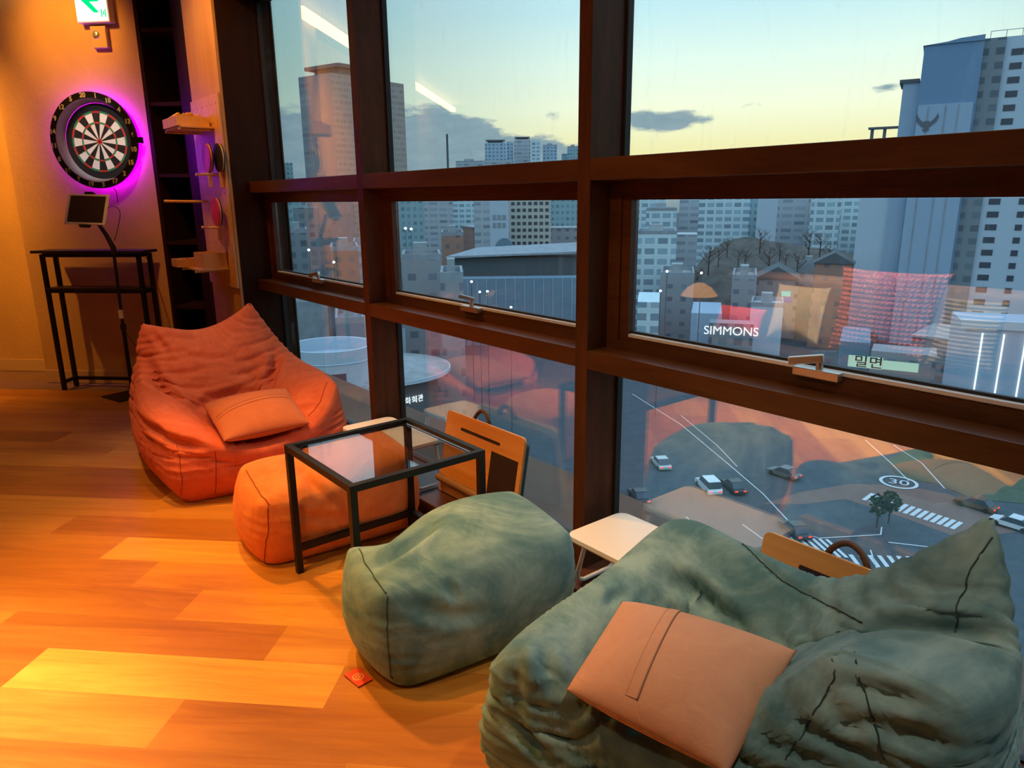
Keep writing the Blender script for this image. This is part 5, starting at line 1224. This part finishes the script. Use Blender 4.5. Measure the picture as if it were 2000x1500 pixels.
for i, (px, py, lab) in enumerate(((1712, 1016, 'small dark street tree at the kerb, left of a pair'), (1735, 1008, 'small dark street tree at the kerb, right of a pair'))):
    p = onground(px, py+14) if i < 2 else far(px, 640, 110); t = thing('street_tree', lab, 'tree', p)
    MB().tube([(0, 0, 0), (0, 0, 2.2)], .1, 6).build('trunk', 'bark', t)
    m = MB(); rr2 = random.Random(i); 
    for k in range(90):
        a = rr2.random()*6.28; z = 1.6+rr2.random()*2.2; q_ = math.sqrt(max(0, 1-((z-2.6)/1.3)**2))*rr2.random()**.4*1.0
        T = Matrix.Translation((math.cos(a)*q_, math.sin(a)*q_, z)) @ Matrix.Rotation(rr2.random()*3, 4, 'X') @ Matrix.Rotation(rr2.random()*3, 4, 'Y'); m.poly([(-.25, -.2, 0), (.25, -.2, .05), (.2, .25, 0), (-.2, .2, .05)], None, T)
    m.build('foliage', 'crown', t)
# streets
def patch(name, pts, mat, lab, cat, dz=.02, kind='structure'):
    m = MB(); m.poly([onground(x, y)+Vector((0, 0, dz)) for x, y in pts]); o = m.build(name, mat)
    return tag(o, lab, cat) if lab else tag(o, kind=kind)
patch('brown_patch', [(1490, 985), (1560, 962), (1660, 945), (1760, 948), (1850, 965), (1930, 995), (1985, 1040), (1870, 1050), (1760, 1010), (1650, 975), (1570, 985)], 'brownground', 'curved reddish brown patch beside the crosswalk', 'pavement')  # flat reddish brown shape laid just above the asphalt
patch('grass_verge', [(1730, 900), (1800, 868), (2010, 880), (2090, 960), (2010, 985), (1900, 975), (1830, 945), (1760, 935)], 'verge', 'dull green verge beyond the brown patch', 'grass', .04)
def stripe(name, pts, wdt, lab, grp=None, cat='road marking', mat='linew', dz=.06, par=None):
    P = [onground(x, y)+Vector((0, 0, dz)) for x, y in pts]; m = MB()
    for a, b in zip(P[:-1], P[1:]):
        d = (b-a).normalized(); s_ = Vector((-d.y, d.x, 0))*wdt/2; m.poly([a-s_, b-s_, b+s_, a+s_])
    o = m.build(name, mat)
    if par: o.parent = par; o.matrix_parent_inverse = Matrix.Translation(par.location).inverted(); return o
    return tag(o, lab, cat, grp)
for i, (pts, wd_, lab) in enumerate((([(1235, 770), (1330, 830), (1420, 905), (1490, 965), (1560, 1040), (1600, 1052), (1720, 1045), (1722, 1030)], .16, 'long white kerb line running down the road to the corner'), ([(1330, 812), (1400, 870), (1440, 912)], .14, 'white lane line left of the white van'), ([(1690, 860), (1740, 905), (1775, 940)], .16, 'dotted lane line above the brown patch'), ([(1745, 870), (1800, 905), (1845, 955)], .16, 'solid lane line beside the verge'),
                                ([(1735, 1060), (1840, 1072), (1960, 1085)], .2, 'white stop line right of the street trees'), ([(1270, 1010), (1340, 1045)], .14, 'short lane dash in front of the tray table'), ([(1340, 1010), (1380, 1050)], .14, 'second short lane dash in front of the tray table'), ([(1450, 1025), (1520, 1075)], .14, 'lane dash beside the second lap desk'), ([(1700, 1075), (1712, 1110)], .14, 'short cross line below the street trees'))):
    stripe('lane_line', pts, wd_, lab)
def crosswalk(x0, y0, x1, y1, n, dx, dy, wd_, lab):
    r = thing('crosswalk', lab, 'road marking', onground((x0+x1)/2, (y0+y1)/2))
    for k in range(n):
        t = k/(n-1); x = x0+(x1-x0)*t; y = y0+(y1-y0)*t; stripe('stripe', [(x-dx, y-dy), (x+dx, y+dy)], wd_, '', par=r)
    return r
crosswalk(1696, 971, 1868, 1027, 14, 9, -6.5, .50, 'crosswalk of white bars along the brown patch')
crosswalk(1566, 1068, 1634, 1072, 6, 20, 18, .38, 'crosswalk at the corner left of the carry strap')
crosswalk(1670, 1096, 1800, 1100, 8, 9, 12, .45, 'crosswalk at the corner behind the green chair')
m = MB(); c_ = onground(1755, 943)+Vector((0, 0, .08)); m.lathe([(1.9, 0), (1.9, .02), (2.3, .02), (2.3, 0)], Matrix.Translation(c_), 32, close=True); o = tag(m.build('speed_mark', 'linew'), 'round speed limit marking painted on the road above the brown patch', 'road marking')
me_ = text_mesh('30', 2.6, .01); hd_ = math.atan2(c_.y, c_.x)-PI/2; o2 = link('numerals', me_, 'linew', o); me_.transform(Matrix.Translation(c_) @ Matrix.Rotation(hd_, 4, 'Z'))
dv_ = onground(1420, 905)-onground(1490, 965); AWAY = math.atan2(dv_.y, dv_.x); dv_ = onground(1935, 1008)-onground(1995, 1026); LEFTW = math.atan2(dv_.y, dv_.x)
# cars
def car(px, py, head, col, lab, van=False, kind='car'):
    p = onground(px, py); r = thing('van' if van else 'car', lab, kind, p, head)
    L, Wd, Hh = (4.7, 1.85, 1.75) if van else (4.4, 1.75, 1.38)
    mt = principled('car_paint', col, .3, metal=.2)
    m = MB(); zz = .78 if not van else .95
    prof = [(-L/2, .30), (-L/2, .62), (-L/2+.15, zz-.04), (L/2-.9, zz), (L/2-.05, zz-.16), (L/2, .45), (L/2, .30)]
    m.poly([(x, -Wd/2, z) for x, z in prof], (0, Wd, 0)); m.build('body', mt, r)
    m = MB(); cp = [(-L/2+(.2 if van else .5), zz), (-L/2+(.35 if van else 1.1), Hh), (L/2-1.9, Hh), (L/2-1.05, zz)]
    m.poly([(x, -Wd/2+.12, z) for x, z in cp], (0, Wd-.24, 0)); m.build('cabin_windows', 'winpane', r)
    m = MB(); m.box(cp[1][0]+.05, cp[2][0]-.05, -Wd/2+.13, Wd/2-.13, Hh, Hh+.06); m.build('roof', mt, r)
    for x in (-L/2+.85, L/2-.85):
        for s_ in (-1, 1): MB().cyl((x, s_*(Wd/2-.18), .32), (x, s_*(Wd/2+.01), .32), .32, 14).build('wheel', 'blackp', r)
    for s_ in (-1, 1):
        MB().box(-L/2-.03, -L/2, s_*(Wd/2-.3)-.18, s_*(Wd/2-.3)+.18, .55, .70).build('tail_lamp', 'tail', r)
    return r
car(1383, 956, AWAY, (.75, .78, .80), 'white van driving away on the near road', True, 'van')
car(1432, 956, AWAY, (.05, .05, .06), 'dark car with red tail lamps beside the white van')
car(1290, 910, AWAY, (.55, .58, .58), 'silver car with red tail lamps at the left of the road')
car(1552, 1042, AWAY, (.06, .06, .07), 'dark car with red tail lamps at the corner by the crosswalk')
car(1976, 1030, LEFTW, (.78, .82, .85), 'white sedan at the far right beyond the brown patch')
car(1905, 992, LEFTW, (.18, .09, .05), 'brown car behind the white sedan')
car(1530, 930, LEFTW, (.14, .16, .17), 'grey car in the middle of the junction')
car(1248, 975, AWAY, (.05, .06, .07), 'black car at the edge of the window beside the mullion')
# street lamps: points of light
for i, (px, py, D_, lab) in enumerate(((1303, 530, 150, 'left of the wooded hill'), (1290, 568, 120, 'above the low teal block'), (803, 447, 300, 'upper left of the middle opening window'), (792, 446, 300, 'at the left frame of the middle opening window'), (819, 489, 180, 'above the near grey office block'), (652, 512, 155, 'right in the left opening window'), (553, 477, 200, 'left in the left opening window'), (603, 488, 190, 'centre of the left opening window'), (937, 570, 120, 'right of the middle window handle'), (952, 569, 118, 'second right of the middle window handle'), (998, 600, 110, 'low in the middle opening window'), (921, 550, 130, 'above the middle window handle'), (1370, 533, 140, 'on the slope above the shop'))):
    p = far(px, py, D_); t = thing('street_lamp', 'tiny white street light '+lab, 'street lamp', (p.x, p.y, GZ))
    MB().cyl((0, 0, 0), (0, 0, p.z-GZ), .09, 6).build('post', 'roofd', t); s_ = D_/330.
    MB().lathe([(.001, -.6*s_), (.5*s_, -.2*s_), (.6*s_, .1*s_), (.001, .5*s_)], Matrix.Translation((0, 0, p.z-GZ)), 10).build('lamp_head', 'streetl', t)
# low-rise district filling the valley
rr = random.Random(11)
mats = [FA['house'], FA['dark'], FA['slab'], MT['roofg'], FA['brickh'], FA['teal']]
for i in range(150):
    if len(TAKEN) > 110: break
    a = math.radians(14+rr.random()*64); D_ = 118+rr.random()**.8*300
    if D_ < 150 and a > math.radians(48): D_ += 40
    h = 5+rr.random()*11 if D_ < 220 else 8+rr.random()*18
    x, y = math.sin(a)*D_, math.cos(a)*D_; wd_, dp = 8+rr.random()*14, 8+rr.random()*12
    if any(math.hypot(x-q[0], y-q[1]) < q[2]+13 for q in TAKEN) or (math.radians(47) < a < math.radians(66) and 120 < D_ < 285): continue
    ra_ = rr.random()*1.5; fp = footprint(x, y, ra_, -wd_/2-.5, wd_/2+.5, -dp/2-.5, dp/2+.5)
    if any(clash(fp, q) for q in FOOT): continue
    FOOT.append(fp); TAKEN.append((x, y, 10)); k = i % 3
    r = thing('low_building', ['low grey flat roofed building in the valley between the towers', 'low dark flat roofed building in the valley between the towers', 'low mixed brick building in the valley between the towers'][k], 'building', (x, y, GZ), ra_, ['low grey valley buildings', 'low dark valley buildings', 'low brick valley buildings'][k])
    MB().box(-wd_/2, wd_/2, -dp/2, dp/2, 0, h).build('block', [FA['house'], FA['dark'], FA['brickh']][k], r)
    MB().box(-wd_/2-.2, wd_/2+.2, -dp/2-.2, dp/2+.2, h, h+.5).build('roof_slab', 'roofg', r)
